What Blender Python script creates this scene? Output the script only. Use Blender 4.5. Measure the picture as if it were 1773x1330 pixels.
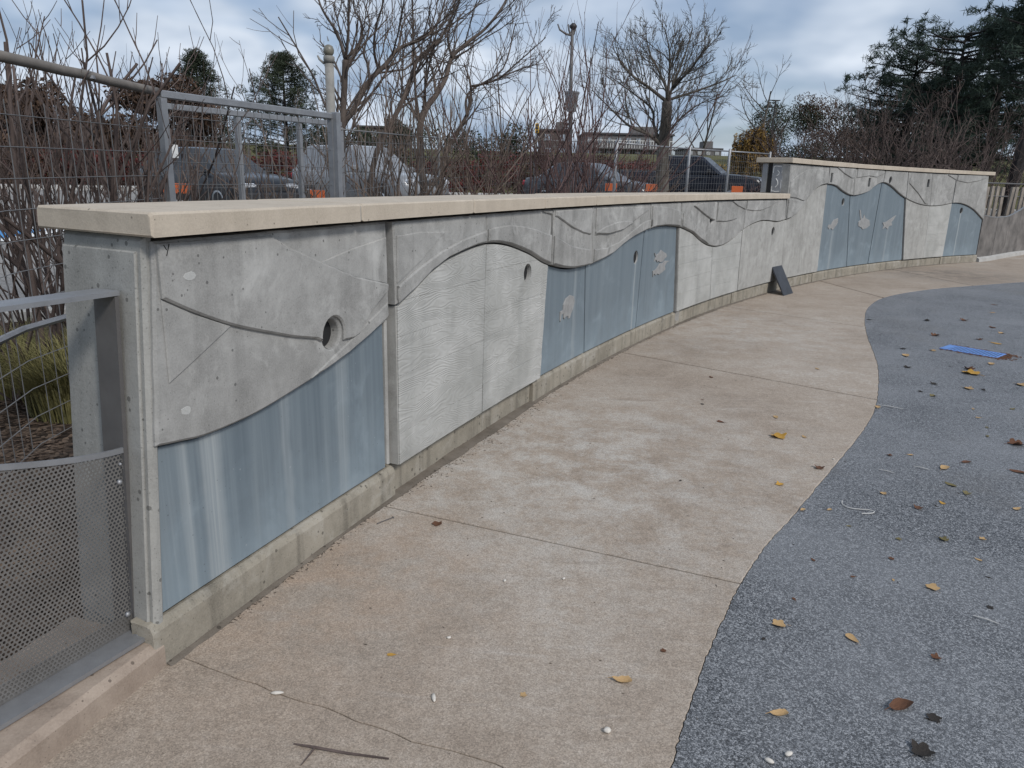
import bpy, bmesh, math, random
from mathutils import Vector, Matrix, noise as mnoise
R = math.radians
sc = bpy.context.scene
for o in list(bpy.data.objects):
    bpy.data.objects.remove(o)
COL = sc.collection

# ---------------------------------------------------------------- camera
cam_d = bpy.data.cameras.new('camera'); cam = bpy.data.objects.new('camera', cam_d); COL.objects.link(cam)
PITCH, ROLL, CAM_H = 0.269459, 0.0255427, 1.5
_c, _s, _cp, _sp = math.cos(ROLL), math.sin(ROLL), math.cos(PITCH), math.sin(PITCH)
cam.matrix_world = Matrix(((_c, -_s, 0, 0), (_s*_sp, _c*_sp, -_cp, 0), (_s*_cp, _c*_cp, _sp, CAM_H), (0, 0, 0, 1)))
cam_d.sensor_fit = 'HORIZONTAL'; cam_d.sensor_width = 36.0; cam_d.lens = 36.0*1290.87/1773
cam_d.clip_start = 0.05; cam_d.clip_end = 3000
sc.camera = cam

# ---------------------------------------------------------------- sky, sun, exposure
SUN_EL, SUN_AZ = R(42), R(140)           # azimuth clockwise from +Y
world = bpy.data.worlds.new('World'); sc.world = world; world.use_nodes = True
wn = world.node_tree; wn.nodes.clear()
def wnode(t, **k):
    n = wn.nodes.new(t)
    for a, b in k.items(): setattr(n, a, b)
    return n
w_out = wnode('ShaderNodeOutputWorld'); w_bg = wnode('ShaderNodeBackground'); w_bg.inputs['Strength'].default_value = 0.1
w_sky = wnode('ShaderNodeTexSky', sky_type='NISHITA', sun_disc=False)
w_sky.sun_elevation = SUN_EL; w_sky.sun_rotation = SUN_AZ; w_sky.air_density = 1.0; w_sky.dust_density = 2.0; w_sky.ozone_density = 1.5
w_tc = wnode('ShaderNodeTexCoord'); w_sep = wnode('ShaderNodeSeparateXYZ')
wn.links.new(w_tc.outputs['Generated'], w_sep.inputs[0])
w_add = wnode('ShaderNodeMath', operation='ADD'); w_add.inputs[1].default_value = 0.30
w_abs = wnode('ShaderNodeMath', operation='ABSOLUTE'); wn.links.new(w_sep.outputs[2], w_abs.inputs[0]); wn.links.new(w_abs.outputs[0], w_add.inputs[0])
w_dx = wnode('ShaderNodeMath', operation='DIVIDE'); w_dy = wnode('ShaderNodeMath', operation='DIVIDE')
wn.links.new(w_sep.outputs[0], w_dx.inputs[0]); wn.links.new(w_add.outputs[0], w_dx.inputs[1])
wn.links.new(w_sep.outputs[1], w_dy.inputs[0]); wn.links.new(w_add.outputs[0], w_dy.inputs[1])
w_cmb = wnode('ShaderNodeCombineXYZ'); wn.links.new(w_dx.outputs[0], w_cmb.inputs[0]); wn.links.new(w_dy.outputs[0], w_cmb.inputs[1])
w_n1 = wnode('ShaderNodeTexNoise'); w_n1.inputs['Scale'].default_value = 1.1; w_n1.inputs['Detail'].default_value = 3; w_n1.inputs['Roughness'].default_value = 0.55; w_n1.inputs['Distortion'].default_value = 0.35
w_n2 = wnode('ShaderNodeTexNoise'); w_n2.inputs['Scale'].default_value = 3.0; w_n2.inputs['Detail'].default_value = 3; w_n2.inputs['Roughness'].default_value = 0.5
wn.links.new(w_cmb.outputs[0], w_n1.inputs['Vector']); wn.links.new(w_cmb.outputs[0], w_n2.inputs['Vector'])
w_cov = wnode('ShaderNodeValToRGB'); w_cov.color_ramp.elements[0].position = 0.32; w_cov.color_ramp.elements[1].position = 0.52
wn.links.new(w_n1.outputs['Fac'], w_cov.inputs[0])
w_tone = wnode('ShaderNodeValToRGB')          # cloud tones: dull blue-grey undersides to paler thin cloud
w_tone.color_ramp.elements[0].position = 0.34; w_tone.color_ramp.elements[0].color = (2.2, 2.85, 3.8, 1)
w_tone.color_ramp.elements[1].position = 0.66; w_tone.color_ramp.elements[1].color = (4.8, 5.3, 6.0, 1)
wn.links.new(w_n2.outputs['Fac'], w_tone.inputs[0])
w_mix = wnode('ShaderNodeMixRGB'); wn.links.new(w_cov.outputs[0], w_mix.inputs[0])
w_blue = wnode('ShaderNodeMixRGB', blend_type='MULTIPLY'); w_blue.inputs[0].default_value = 1.0; w_blue.inputs[2].default_value = (0.52, 0.58, 0.68, 1)
wn.links.new(w_sky.outputs[0], w_blue.inputs[1])
wn.links.new(w_blue.outputs[0], w_mix.inputs[1]); wn.links.new(w_tone.outputs[0], w_mix.inputs[2])
wn.links.new(w_mix.outputs[0], w_bg.inputs[0]); wn.links.new(w_bg.outputs[0], w_out.inputs[0])
sun_d = bpy.data.lights.new('sun', 'SUN'); sun = bpy.data.objects.new('sun', sun_d); COL.objects.link(sun)
sun_d.energy = 1.5; sun_d.angle = R(11); sun_d.color = (1.0, 0.955, 0.9)
sun.rotation_euler = Vector((math.sin(SUN_AZ)*math.cos(SUN_EL), math.cos(SUN_AZ)*math.cos(SUN_EL), math.sin(SUN_EL))).to_track_quat('Z', 'Y').to_euler()
sun.location = (6, -6, 12)
sc.view_settings.view_transform = 'Standard'; sc.view_settings.look = 'None'
sc.cycles.max_bounces = 5; sc.cycles.diffuse_bounces = 3; sc.cycles.glossy_bounces = 2; sc.cycles.transmission_bounces = 2; sc.cycles.transparent_max_bounces = 4
sc.view_settings.exposure = 0.64; sc.view_settings.gamma = 1.0; sc.view_settings.use_curve_mapping = False

# ---------------------------------------------------------------- helpers
def tag(o, label=None, cat=None, group=None, kind=None):
    if label: o['label'] = label
    if cat: o['category'] = cat
    if group: o['group'] = group
    if kind: o['kind'] = kind
    return o
def thing(name, loc, label, cat, group=None, rz=0.0):
    o = bpy.data.objects.new(name, None); COL.objects.link(o); o.empty_display_size = 0.1
    o.location = loc; o.rotation_euler = (0, 0, rz)
    return tag(o, label, cat, group)
def link(name, me, mat=None, parent=None, local=False):
    o = bpy.data.objects.new(name, me); COL.objects.link(o)
    if mat and not me.materials: me.materials.append(mat)
    if parent is not None:
        o.parent = parent
        if not local:                     # vertices are in world coordinates: cancel the parents' offsets
            p, off = parent, Vector((0, 0, 0))
            while p is not None:
                if p.type == 'EMPTY': off += p.location
                p = p.parent
            if parent.type == 'EMPTY': o.matrix_parent_inverse = Matrix.Translation(-off)
    return o
def mesh(name, verts, faces, mat, parent=None, smooth=False, local=False):
    me = bpy.data.meshes.new(name); me.from_pydata(verts, [], faces); me.validate()
    if smooth: me.polygons.foreach_set('use_smooth', [True]*len(me.polygons))
    return link(name, me, mat, parent, local)
class MB:
    def __init__(self): self.v = []; self.f = []
    def box(self, c, s, rz=0.0, b=0.0):
        cx, cy, cz = c; hx, hy, hz = s[0]/2, s[1]/2, s[2]/2; ca, sa = math.cos(rz), math.sin(rz)
        def P(x, y, z): self.v.append((cx+x*ca-y*sa, cy+x*sa+y*ca, cz+z))
        n = len(self.v)
        if b <= 0:
            for z in (-hz, hz):
                for x, y in ((-hx,-hy),(hx,-hy),(hx,hy),(-hx,hy)): P(x, y, z)
            for q in ((3,2,1,0),(4,5,6,7),(0,1,5,4),(1,2,6,5),(2,3,7,6),(3,0,4,7)): self.f.append(tuple(n+i for i in q))
        else:
            for z, k in ((-hz, b), (-hz+b, 0), (hz-b, 0), (hz, b)):
                x0, y0 = hx-k, hy-k
                for x, y in ((-x0,-y0),(x0,-y0),(x0,y0),(-x0,y0)): P(x, y, z)
            self.f.append((n+3,n+2,n+1,n)); self.f.append((n+12,n+13,n+14,n+15))
            for k in range(3):
                for i in range(4):
                    j = (i+1) % 4; a = n+4*k
                    self.f.append((a+i, a+j, a+4+j, a+4+i))
        return self
    def tube(self, pts, rad, n=6, cap=True):
        pts = [Vector(p) for p in pts]
        if not hasattr(rad, '__len__'): rad = [rad]*len(pts)
        prev = None; base = len(self.v); m = len(pts)
        for i, p in enumerate(pts):
            t = (pts[min(i+1, m-1)]-pts[max(i-1, 0)])
            if t.length < 1e-9: t = Vector((0, 0, 1))
            t.normalize()
            if prev is None:
                a = Vector((0, 0, 1)) if abs(t.z) < 0.9 else Vector((1, 0, 0)); u = t.cross(a).normalized()
            else:
                u = prev-t*prev.dot(t); u = u.normalized() if u.length > 1e-6 else t.orthogonal().normalized()
            prev = u; w = t.cross(u)
            for k in range(n):
                an = 2*math.pi*k/n
                q = p+(u*math.cos(an)+w*math.sin(an))*rad[i]; self.v.append((q.x, q.y, q.z))
        for i in range(m-1):
            for k in range(n):
                a = base+i*n+k; b2 = base+i*n+(k+1) % n
                self.f.append((a, b2, b2+n, a+n))
        if cap:
            self.f.append(tuple(base+k for k in range(n))[::-1]); self.f.append(tuple(base+(m-1)*n+k for k in range(n)))
        return self
    def lathe(self, prof, n=16, c=(0, 0, 0), axis='z'):
        base = len(self.v); m = len(prof)
        for r, h in prof:
            for k in range(n):
                a = 2*math.pi*k/n; x, y = r*math.cos(a), r*math.sin(a)
                p = (x, y, h) if axis == 'z' else ((x, h, y) if axis == 'y' else (h, x, y))
                self.v.append((c[0]+p[0], c[1]+p[1], c[2]+p[2]))
        for i in range(m-1):
            for k in range(n):
                a = base+i*n+k; b2 = base+i*n+(k+1) % n
                self.f.append((a, b2, b2+n, a+n))
        if prof[0][0] > 1e-6: self.f.append(tuple(base+k for k in range(n))[::-1])
        if prof[-1][0] > 1e-6: self.f.append(tuple(base+(m-1)*n+k for k in range(n)))
        return self
    def quad(self, a, b, c, d):
        n = len(self.v); self.v += [tuple(a), tuple(b), tuple(c), tuple(d)]; self.f.append((n, n+1, n+2, n+3)); return self
    def build(self, name, mat, parent=None, smooth=False, local=False): return mesh(name, self.v, self.f, mat, parent, smooth, local)

# ---------------------------------------------------------------- materials
class NT:
    def __init__(self, name):
        self.m = bpy.data.materials.new(name); self.m.use_nodes = True; self.t = self.m.node_tree
        self.b = self.t.nodes['Principled BSDF']; self.out = self.t.nodes['Material Output']
    def n(self, typ, ins=None, **k):
        nd = self.t.nodes.new(typ)
        for a, v in k.items(): setattr(nd, a, v)
        for a, v in (ins or {}).items(): self.set(nd, a, v)
        return nd
    def set(self, nd, a, v):
        if isinstance(v, bpy.types.NodeSocket): self.t.links.new(v, nd.inputs[a])
        else: nd.inputs[a].default_value = v
    def coord(self, kind='obj', scale=(1, 1, 1), off=None):
        if kind == 'obj': s = self.n('ShaderNodeTexCoord').outputs['Object']
        else: s = self.n('ShaderNodeAttribute', attribute_name='sz').outputs['Vector']
        mp = self.n('ShaderNodeMapping', {'Vector': s, 'Scale': scale})
        if off is not None: self.set(mp, 'Location', off)
        return mp.outputs[0]
    def noise(self, vec, scale, detail=4, rough=0.55, dist=0.0):
        return self.n('ShaderNodeTexNoise', {'Vector': vec, 'Scale': scale, 'Detail': detail, 'Roughness': rough, 'Distortion': dist}).outputs['Fac']
    def ramp(self, fac, stops):
        nd = self.n('ShaderNodeValToRGB', {'Fac': fac}); e = nd.color_ramp.elements
        while len(e) < len(stops): e.new(0.5)
        for i, (p, c) in enumerate(stops):
            e[i].position = p; e[i].color = (c, c, c, 1) if not hasattr(c, '__len__') else tuple(c)+(1,)
        return nd.outputs[0]
    def mix(self, fac, a, b, typ='MIX'):
        nd = self.n('ShaderNodeMixRGB', blend_type=typ)
        for i, v in ((0, fac), (1, a), (2, b)):
            if isinstance(v, tuple) and len(v) == 3: v = v+(1,)
            self.set(nd, i, v)
        return nd.outputs[0]
    def math(self, op, a, b=0.0, c=None):
        nd = self.n('ShaderNodeMath', operation=op); self.set(nd, 0, a); self.set(nd, 1, b)
        if c is not None: self.set(nd, 2, c)
        return nd.outputs[0]
    def bump(self, h, strength=0.3, dist=0.01, normal=None):
        nd = self.n('ShaderNodeBump', {'Height': h, 'Strength': strength, 'Distance': dist})
        if normal is not None: self.set(nd, 'Normal', normal)
        return nd.outputs[0]
    def done(self, col, rough=0.8, normal=None, metal=0.0, spec=0.5):
        self.set(self.b, 'Base Color', col+(1,) if isinstance(col, tuple) and len(col) == 3 else col)
        self.set(self.b, 'Roughness', rough); self.set(self.b, 'Metallic', metal); self.set(self.b, 'Specular IOR Level', spec)
        if normal is not None: self.set(self.b, 'Normal', normal)
        return self.m
M = {}
def plain(name, col, rough=0.6, metal=0.0, spec=0.5, var=0.25, scale=6.0, bump=0.0):
    t = NT(name); v = t.coord(); a = t.noise(v, scale, 5, 0.6)
    c = t.mix(t.ramp(a, [(0.3, 0.0), (0.7, 1.0)]), tuple(x*(1-var) for x in col), tuple(min(1, x*(1+var)) for x in col))
    M[name] = t.done(c, rough, t.bump(t.noise(v, scale*12, 3), bump, 0.004) if bump else None, metal, spec); return M[name]
def pits(t, v, scale, size):
    vo = t.n('ShaderNodeTexVoronoi', {'Vector': v, 'Scale': scale}); rnd = t.n('ShaderNodeSeparateColor', {'Color': vo.outputs['Color']}).outputs[0]
    th = t.math('MULTIPLY', t.ramp(rnd, [(0.72, 0.0), (1.0, 1.0)]), size)
    return t.math('LESS_THAN', vo.outputs['Distance'], th)
def concrete(name, c_lo, c_hi, kind='sz', pit=0.28, streak=0.5, bump=0.35, pale=None, dark=0.6):
    t = NT(name); v = t.coord(kind)
    big = t.noise(v, 2.3, 4, 0.6, 0.4); mid = t.noise(v, 11, 4, 0.65); fine = t.noise(v, 170, 2, 0.6)
    f = t.math('ADD', t.math('MULTIPLY', big, 0.55), t.math('MULTIPLY', mid, 0.45))
    col = t.mix(t.ramp(f, [(0.36, 0.0), (0.64, 1.0)]), c_lo, c_hi)
    st = t.noise(t.coord(kind, (9, 9, 0.7)), 1.0, 3, 0.6)
    col = t.mix(t.math('MULTIPLY', t.ramp(st, [(0.5, 0.0), (0.72, 1.0)]), streak), col, tuple(x*dark for x in c_lo))
    if pale:
        pl = t.noise(t.coord(kind, (1, 1, 1), (7.3, 2.1, 4.4)), 4.5, 5, 0.68, 0.6)
        col = t.mix(t.math('MULTIPLY', t.ramp(pl, [(0.52, 0.0), (0.72, 1.0)]), 0.75), col, pale)
    col = t.mix(t.ramp(fine, [(0.3, 0.0), (0.7, 0.22)]), col, tuple(min(1, x*1.5) for x in c_hi))
    p1 = pits(t, v, 38, pit); p2 = pits(t, v, 120, pit*1.15); pp = t.math('MAXIMUM', p1, t.math('MULTIPLY', p2, 0.6))
    col = t.mix(t.math('MULTIPLY', pp, 0.62), col, tuple(x*0.25 for x in c_lo))
    h = t.math('SUBTRACT', t.math('MULTIPLY', t.noise(v, 60, 3, 0.7), 0.7), t.math('MULTIPLY', p1, 0.9))
    M[name] = t.done(col, 0.88, t.bump(h, bump, 0.006), 0.0, 0.25); return M[name]
concrete('concrete_relief', (0.205, 0.202, 0.192), (0.350, 0.345, 0.330), pit=0.22, streak=0.45, pale=(0.48, 0.475, 0.455))
concrete('concrete_smooth', (0.250, 0.245, 0.229), (0.385, 0.379, 0.358), pit=0.14, streak=0.35, bump=0.22, pale=(0.46, 0.455, 0.435))
concrete('concrete_core', (0.240, 0.236, 0.220), (0.345, 0.340, 0.318), pit=0.34, streak=0.40, dark=0.5)
concrete('concrete_plinth', (0.190, 0.172, 0.138), (0.318, 0.288, 0.236), pit=0.32, streak=0.85, dark=0.42, pale=(0.40, 0.38, 0.34))
concrete('coping_stone', (0.395, 0.338, 0.270), (0.485, 0.422, 0.342), pit=0.18, streak=0.22, bump=0.25, dark=0.62)
concrete('kerb_concrete', (0.225, 0.175, 0.138), (0.360, 0.295, 0.240), kind='obj', pit=0.25, streak=0.5)
concrete('pale_kerb', (0.33, 0.32, 0.30), (0.43, 0.42, 0.40), kind='obj', pit=0.15, streak=0.3)
plain('sealant', (0.075, 0.078, 0.075), 0.8)

def blue_panel():
    t = NT('blue_panel'); v = t.coord('sz')
    s1 = t.noise(t.coord('sz', (13, 13, 0.35)), 1.0, 6, 0.62); s2 = t.noise(t.coord('sz', (55, 55, 0.8)), 1.0, 4, 0.6); s3 = t.noise(t.coord('sz', (3.2, 3.2, 0.15), (4.1, 0, 0)), 1.0, 3, 0.5)
    cl = t.noise(v, 3.1, 6, 0.62, 0.5)
    sx0 = t.n('ShaderNodeSeparateXYZ', {'Vector': v}).outputs[0]; amp = t.n('ShaderNodeMapRange', {'Value': sx0, 'From Min': 1.3, 'From Max': 1.5, 'To Min': 1.0, 'To Max': 0.45}).outputs[0]
    f = t.math('ADD', t.math('MULTIPLY', s1, 0.55), t.math('ADD', t.math('MULTIPLY', s2, 0.15), t.math('MULTIPLY', s3, 0.30))); f = t.math('ADD', t.math('MULTIPLY', t.math('SUBTRACT', f, 0.5), amp), 0.5)
    col = t.ramp(f, [(0.35, (0.108, 0.138, 0.162)), (0.48, (0.145, 0.180, 0.205)), (0.57, (0.190, 0.226, 0.248)), (0.66, (0.310, 0.340, 0.352))])
    z = t.n('ShaderNodeSeparateXYZ', {'Vector': v}).outputs[2]
    low = t.math('MULTIPLY', t.ramp(t.math('SUBTRACT', t.math('MULTIPLY', cl, 1.1), z), [(0.0, 0.0), (0.45, 1.0)]), 0.55)
    col = t.mix(low, col, (0.24, 0.30, 0.34))
    bl = t.math('MULTIPLY', t.ramp(cl, [(0.55, 0.0), (0.75, 1.0)]), 0.4); col = t.mix(bl, col, (0.30, 0.35, 0.38))
    sx = t.n('ShaderNodeSeparateXYZ', {'Vector': v}).outputs[0]; wob = t.math('MULTIPLY', t.math('SUBTRACT', t.noise(t.coord('sz', (2, 2, 5)), 1.0, 3), 0.5), 0.05)
    for c_, w_, a_, zt_ in ((0.235, 0.065, 0.85, 2.0), (0.115, 0.03, 0.35, 2.0), (0.62, 0.035, 0.45, 2.0), (0.98, 0.05, 0.35, 2.0), (3.86, 0.05, 0.5, 2.0), (5.25, 0.028, 0.75, 0.80), (17.41, 0.03, 0.75, 1.05), (14.55, 0.05, 0.5, 0.8), (12.25, 0.06, 0.45, 0.8)):
        dd_ = t.math('ABSOLUTE', t.math('SUBTRACT', t.math('ADD', sx, wob), c_+0.0)); m_ = t.n('ShaderNodeMapRange', {'Value': dd_, 'From Min': w_*0.35, 'From Max': w_, 'To Min': a_, 'To Max': 0.0}).outputs[0]
        m_ = t.math('MULTIPLY', m_, t.math('LESS_THAN', z, zt_)); col = t.mix(t.math('MULTIPLY', m_, t.ramp(s2, [(0.3, 0.35), (0.6, 1.0)])), col, (0.335, 0.365, 0.375))
    sp = pits(t, v, 30, 0.12); col = t.mix(t.math('MULTIPLY', sp, 0.4), col, (0.36, 0.38, 0.40)); dp_ = pits(t, v, 55, 0.16); col = t.mix(t.math('MULTIPLY', dp_, 0.45), col, (0.05, 0.06, 0.07))
    M['blue_panel'] = t.done(col, t.math('ADD', t.math('MULTIPLY', cl, 0.25), 0.42), t.bump(t.noise(v, 90, 3), 0.06, 0.004), 0.0, 0.35)
blue_panel()
def wood_imprint():
    t = NT('wood_imprint'); rnd = t.n('ShaderNodeObjectInfo').outputs['Random']
    at = t.n('ShaderNodeAttribute', attribute_name='sz').outputs['Vector']
    off = t.n('ShaderNodeCombineXYZ', {0: t.math('MULTIPLY', rnd, 37.0), 1: t.math('MULTIPLY', rnd, 11.0), 2: t.math('MULTIPLY', rnd, 23.0)}).outputs[0]
    v = t.n('ShaderNodeVectorMath', {0: at, 1: off}, operation='ADD').outputs[0]
    v1 = t.n('ShaderNodeMapping', {'Vector': v, 'Scale': (1.9, 0.0, 7.5)}).outputs[0]
    sw = t.noise(v1, 1.0, 2.2, 0.45, 0.25)
    z = t.n('ShaderNodeSeparateXYZ', {'Vector': v}).outputs[2]
    ph = t.math('ADD', t.math('MULTIPLY', z, 300.0), t.math('MULTIPLY', sw, 150.0))
    g = t.math('ADD', t.math('MULTIPLY', t.math('SINE', ph), 0.5), 0.5)
    fineg = t.noise(t.n('ShaderNodeMapping', {'Vector': v, 'Scale': (10, 1, 260)}).outputs[0], 1.0, 3, 0.6)
    amt = t.ramp(t.noise(at, 2.6, 4, 0.55), [(0.34, 0.35), (0.62, 1.0)])
    h = t.math('ADD', t.math('MULTIPLY', t.math('MULTIPLY', g, amt), 0.8), t.math('MULTIPLY', fineg, 0.25))
    big = t.noise(at, 2.7, 6, 0.62, 0.4); st = t.noise(t.n('ShaderNodeMapping', {'Vector': at, 'Scale': (8, 8, 0.6)}).outputs[0], 1.0, 5)
    col = t.mix(t.ramp(big, [(0.35, 0.0), (0.65, 1.0)]), (0.320, 0.318, 0.298), (0.450, 0.446, 0.424))
    col = t.mix(t.math('MULTIPLY', t.ramp(st, [(0.5, 0.0), (0.75, 1.0)]), 0.35), col, (0.24, 0.245, 0.235))
    col = t.mix(t.math('MULTIPLY', g, 0.10), col, (0.55, 0.56, 0.55))
    M['wood_imprint'] = t.done(col, 0.85, t.bump(h, 0.62, 0.0035), 0.0, 0.25)
wood_imprint()
def paving():
    t = NT('paving_concrete'); v = t.coord()
    def patch(c, r0, r1):      # a stain of its own on the slabs, spread round one spot
        d = t.n('ShaderNodeVectorMath', {0: v, 1: c}, operation='DISTANCE').outputs['Value']
        return t.n('ShaderNodeMapRange', {'Value': d, 'From Min': r0, 'From Max': r1, 'To Min': 1.0, 'To Max': 0.0}).outputs[0]
    big = t.noise(v, 0.55, 4, 0.55, 0.3); mid = t.noise(v, 3.4, 6, 0.72, 0.2); sm = t.noise(v, 26, 4, 0.7); fine = t.noise(v, 130, 2, 0.65)
    rot = t.n('ShaderNodeMapping', {'Vector': v, 'Rotation': (0, 0, 0.42), 'Scale': (1.3, 9.0, 1.0)}).outputs[0]; scuff = t.noise(rot, 1.0, 5, 0.65, 0.3)
    f = t.math('ADD', t.math('MULTIPLY', big, 0.40), t.math('ADD', t.math('MULTIPLY', mid, 0.32), t.math('MULTIPLY', sm, 0.28)))
    col = t.ramp(f, [(0.38, (0.252, 0.203, 0.160)), (0.48, (0.326, 0.269, 0.216)), (0.55, (0.368, 0.311, 0.256)), (0.64, (0.436, 0.388, 0.336))])
    pale = t.math('MAXIMUM', t.math('MULTIPLY', patch((0.2, 3.9, 0.0), 0.3, 2.2), 1.0), t.math('MULTIPLY', patch((2.2, 8.0, 0.0), 0.5, 2.4), 0.6))
    pl = t.noise(t.coord('obj', (1, 1, 1), (3, 9, 1)), 4.2, 7, 0.8, 0.15)
    col = t.mix(t.math('MULTIPLY', t.ramp(pl, [(0.42, 0.0), (0.62, 0.72)]), pale), col, (0.500, 0.480, 0.445))
    col = t.mix(t.ramp(scuff, [(0.60, 0.0), (0.74, 0.45)]), col, (0.205, 0.162, 0.125)); col = t.mix(t.ramp(scuff, [(0.26, 0.35), (0.40, 0.0)]), col, (0.50, 0.46, 0.42))
    rust = t.math('MULTIPLY', t.math('MULTIPLY', patch((-0.75, 2.55, 0.0), 0.1, 1.0), t.ramp(mid, [(0.42, 0.0), (0.58, 1.0)])), 0.35); col = t.mix(rust, col, (0.36, 0.235, 0.150))
    vg = t.n('ShaderNodeTexVoronoi', {'Vector': v, 'Scale': 260.0}); vr = t.n('ShaderNodeSeparateColor', {'Color': vg.outputs['Color']}).outputs[0]
    col = t.mix(0.44, col, t.mix(1.0, col, t.ramp(vr, [(0.0, 0.35), (0.5, 0.95), (0.9, 1.4), (1.0, 1.75)]), 'MULTIPLY'))
    spk = pits(t, v, 42, 0.16); col = t.mix(t.math('MULTIPLY', spk, 0.55), col, (0.11, 0.085, 0.065))
    damp = t.math('MULTIPLY', t.math('MULTIPLY', patch((7.9, 13.7, 0.0), 0.4, 1.9), t.ramp(mid, [(0.40, 0.0), (0.55, 1.0)])), 0.75); col = t.mix(damp, col, (0.16, 0.135, 0.112))
    M['paving_concrete'] = t.done(col, 0.9, t.bump(fine, 0.3, 0.005), 0.0, 0.25)
paving()
def rubber():
    t = NT('rubber_granules'); v = t.coord()
    vo = t.n('ShaderNodeTexVoronoi', {'Vector': v, 'Scale': 300.0, 'Randomness': 1.0}); cr = t.n('ShaderNodeSeparateColor', {'Color': vo.outputs['Color']})
    vs = t.n('ShaderNodeTexVoronoi', {'Vector': v, 'Scale': 150.0}); cr2 = t.n('ShaderNodeSeparateColor', {'Color': vs.outputs['Color']})
    f = t.math('ADD', t.math('MULTIPLY', cr.outputs[0], 0.6), t.math('MULTIPLY', cr2.outputs[1], 0.4))
    col = t.ramp(f, [(0.18, (0.018, 0.019, 0.022)), (0.42, (0.074, 0.079, 0.086)), (0.62, (0.162, 0.169, 0.181)), (0.84, (0.360, 0.366, 0.375))])
    big = t.noise(v, 1.1, 5, 0.65, 0.5); col = t.mix(t.ramp(big, [(0.38, 0.0), (0.68, 0.45)]), col, (0.262, 0.270, 0.282)); dirt = t.noise(t.coord('obj', (1, 1, 1), (5, 5, 5)), 0.7, 5, 0.7, 0.3); col = t.mix(t.ramp(dirt, [(0.52, 0.0), (0.72, 0.45)]), col, (0.155, 0.145, 0.132))
    h = t.math('SUBTRACT', 1.0, vo.outputs['Distance'])
    M['rubber_granules'] = t.done(col, 0.62, t.bump(h, 0.6, 0.004), 0.0, 0.5)
rubber()
def bark(name, a, b, scale=9.0):
    t = NT(name); v = t.coord('obj', (1, 1, 0.35)); n1 = t.noise(v, scale, 5, 0.65); n2 = t.noise(t.coord(), scale*7, 3, 0.6)
    M[name] = t.done(t.mix(t.ramp(n1, [(0.34, 0.0), (0.66, 1.0)]), a, b), 0.9, t.bump(n2, 0.4, 0.006), 0.0, 0.2)
bark('bark_shrub', (0.046, 0.034, 0.030), (0.140, 0.108, 0.097), 4.0)
bark('bark_red_twig', (0.062, 0.040, 0.038), (0.165, 0.110, 0.103), 4.0)
bark('bark_grey', (0.048, 0.042, 0.036), (0.135, 0.120, 0.102), 5.0)
bark('bark_dark', (0.020, 0.018, 0.018), (0.055, 0.050, 0.048), 3.0)
bark('bark_sumac', (0.050, 0.039, 0.034), (0.150, 0.122, 0.105), 5.0)
def leafmat(name, stops, rough=0.75, scale=1.2):
    t = NT(name); v = t.coord(); a = t.noise(v, scale, 3, 0.6); b = t.noise(v, scale*14, 2, 0.6)
    f = t.math('ADD', t.math('MULTIPLY', a, 0.5), t.math('MULTIPLY', b, 0.5))
    M[name] = t.done(t.ramp(f, stops), rough, None, 0.0, 0.2)
leafmat('needles_dark', [(0.3, (0.016, 0.026, 0.021)), (0.5, (0.036, 0.055, 0.042)), (0.7, (0.075, 0.105, 0.075))])
leafmat('needles_spruce', [(0.3, (0.018, 0.026, 0.018)), (0.5, (0.036, 0.046, 0.028)), (0.7, (0.066, 0.074, 0.045))])
leafmat('hedge_red', [(0.3, (0.040, 0.016, 0.015)), (0.5, (0.105, 0.032, 0.029)), (0.7, (0.190, 0.055, 0.044))])
leafmat('hedge_brown', [(0.3, (0.034, 0.023, 0.018)), (0.5, (0.078, 0.050, 0.036)), (0.7, (0.135, 0.088, 0.058))])
leafmat('hedge_green', [(0.3, (0.014, 0.022, 0.014)), (0.5, (0.030, 0.042, 0.024)), (0.7, (0.060, 0.070, 0.034))])
leafmat('leaf_gold', [(0.3, (0.105, 0.066, 0.022)), (0.5, (0.225, 0.140, 0.042)), (0.7, (0.340, 0.215, 0.065))])
leafmat('grass_blade', [(0.3, (0.085, 0.080, 0.030)), (0.5, (0.175, 0.160, 0.065)), (0.7, (0.280, 0.255, 0.125))], 0.8, 4.0)
leafmat('mulch_chip', [(0.3, (0.030, 0.022, 0.018)), (0.5, (0.085, 0.060, 0.045)), (0.7, (0.190, 0.145, 0.110))], 0.9, 9.0)
leafmat('turf', [(0.3, (0.052, 0.052, 0.020)), (0.5, (0.095, 0.090, 0.034)), (0.7, (0.145, 0.130, 0.052))], 0.95, 0.6)
def soil():
    t = NT('mulch_soil'); v = t.coord(); vo = t.n('ShaderNodeTexVoronoi', {'Vector': t.coord('obj', (1, 1, 1)), 'Scale': 26.0}); r = t.n('ShaderNodeSeparateColor', {'Color': vo.outputs['Color']}).outputs[0]
    col = t.ramp(r, [(0.0, (0.024, 0.018, 0.014)), (0.5, (0.060, 0.044, 0.034)), (0.9, (0.150, 0.112, 0.085))])
    M['mulch_soil'] = t.done(col, 0.95, t.bump(vo.outputs['Distance'], 0.9, 0.03), 0, 0.1)
soil()
def pavers():
    t = NT('parking_pavers'); v = t.coord(); br = t.n('ShaderNodeTexBrick', {'Vector': v, 'Scale': 4.2, 'Color1': (0.225, 0.215, 0.205, 1), 'Color2': (0.285, 0.275, 0.26, 1), 'Mortar': (0.10, 0.095, 0.09, 1), 'Mortar Size': 0.03})
    c = t.mix(t.ramp(t.noise(v, 0.5, 5), [(0.35, 0.0), (0.65, 0.6)]), br.outputs['Color'], (0.32, 0.31, 0.295))
    M['parking_pavers'] = t.done(c, 0.9, None, 0, 0.25)
pavers()
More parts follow.
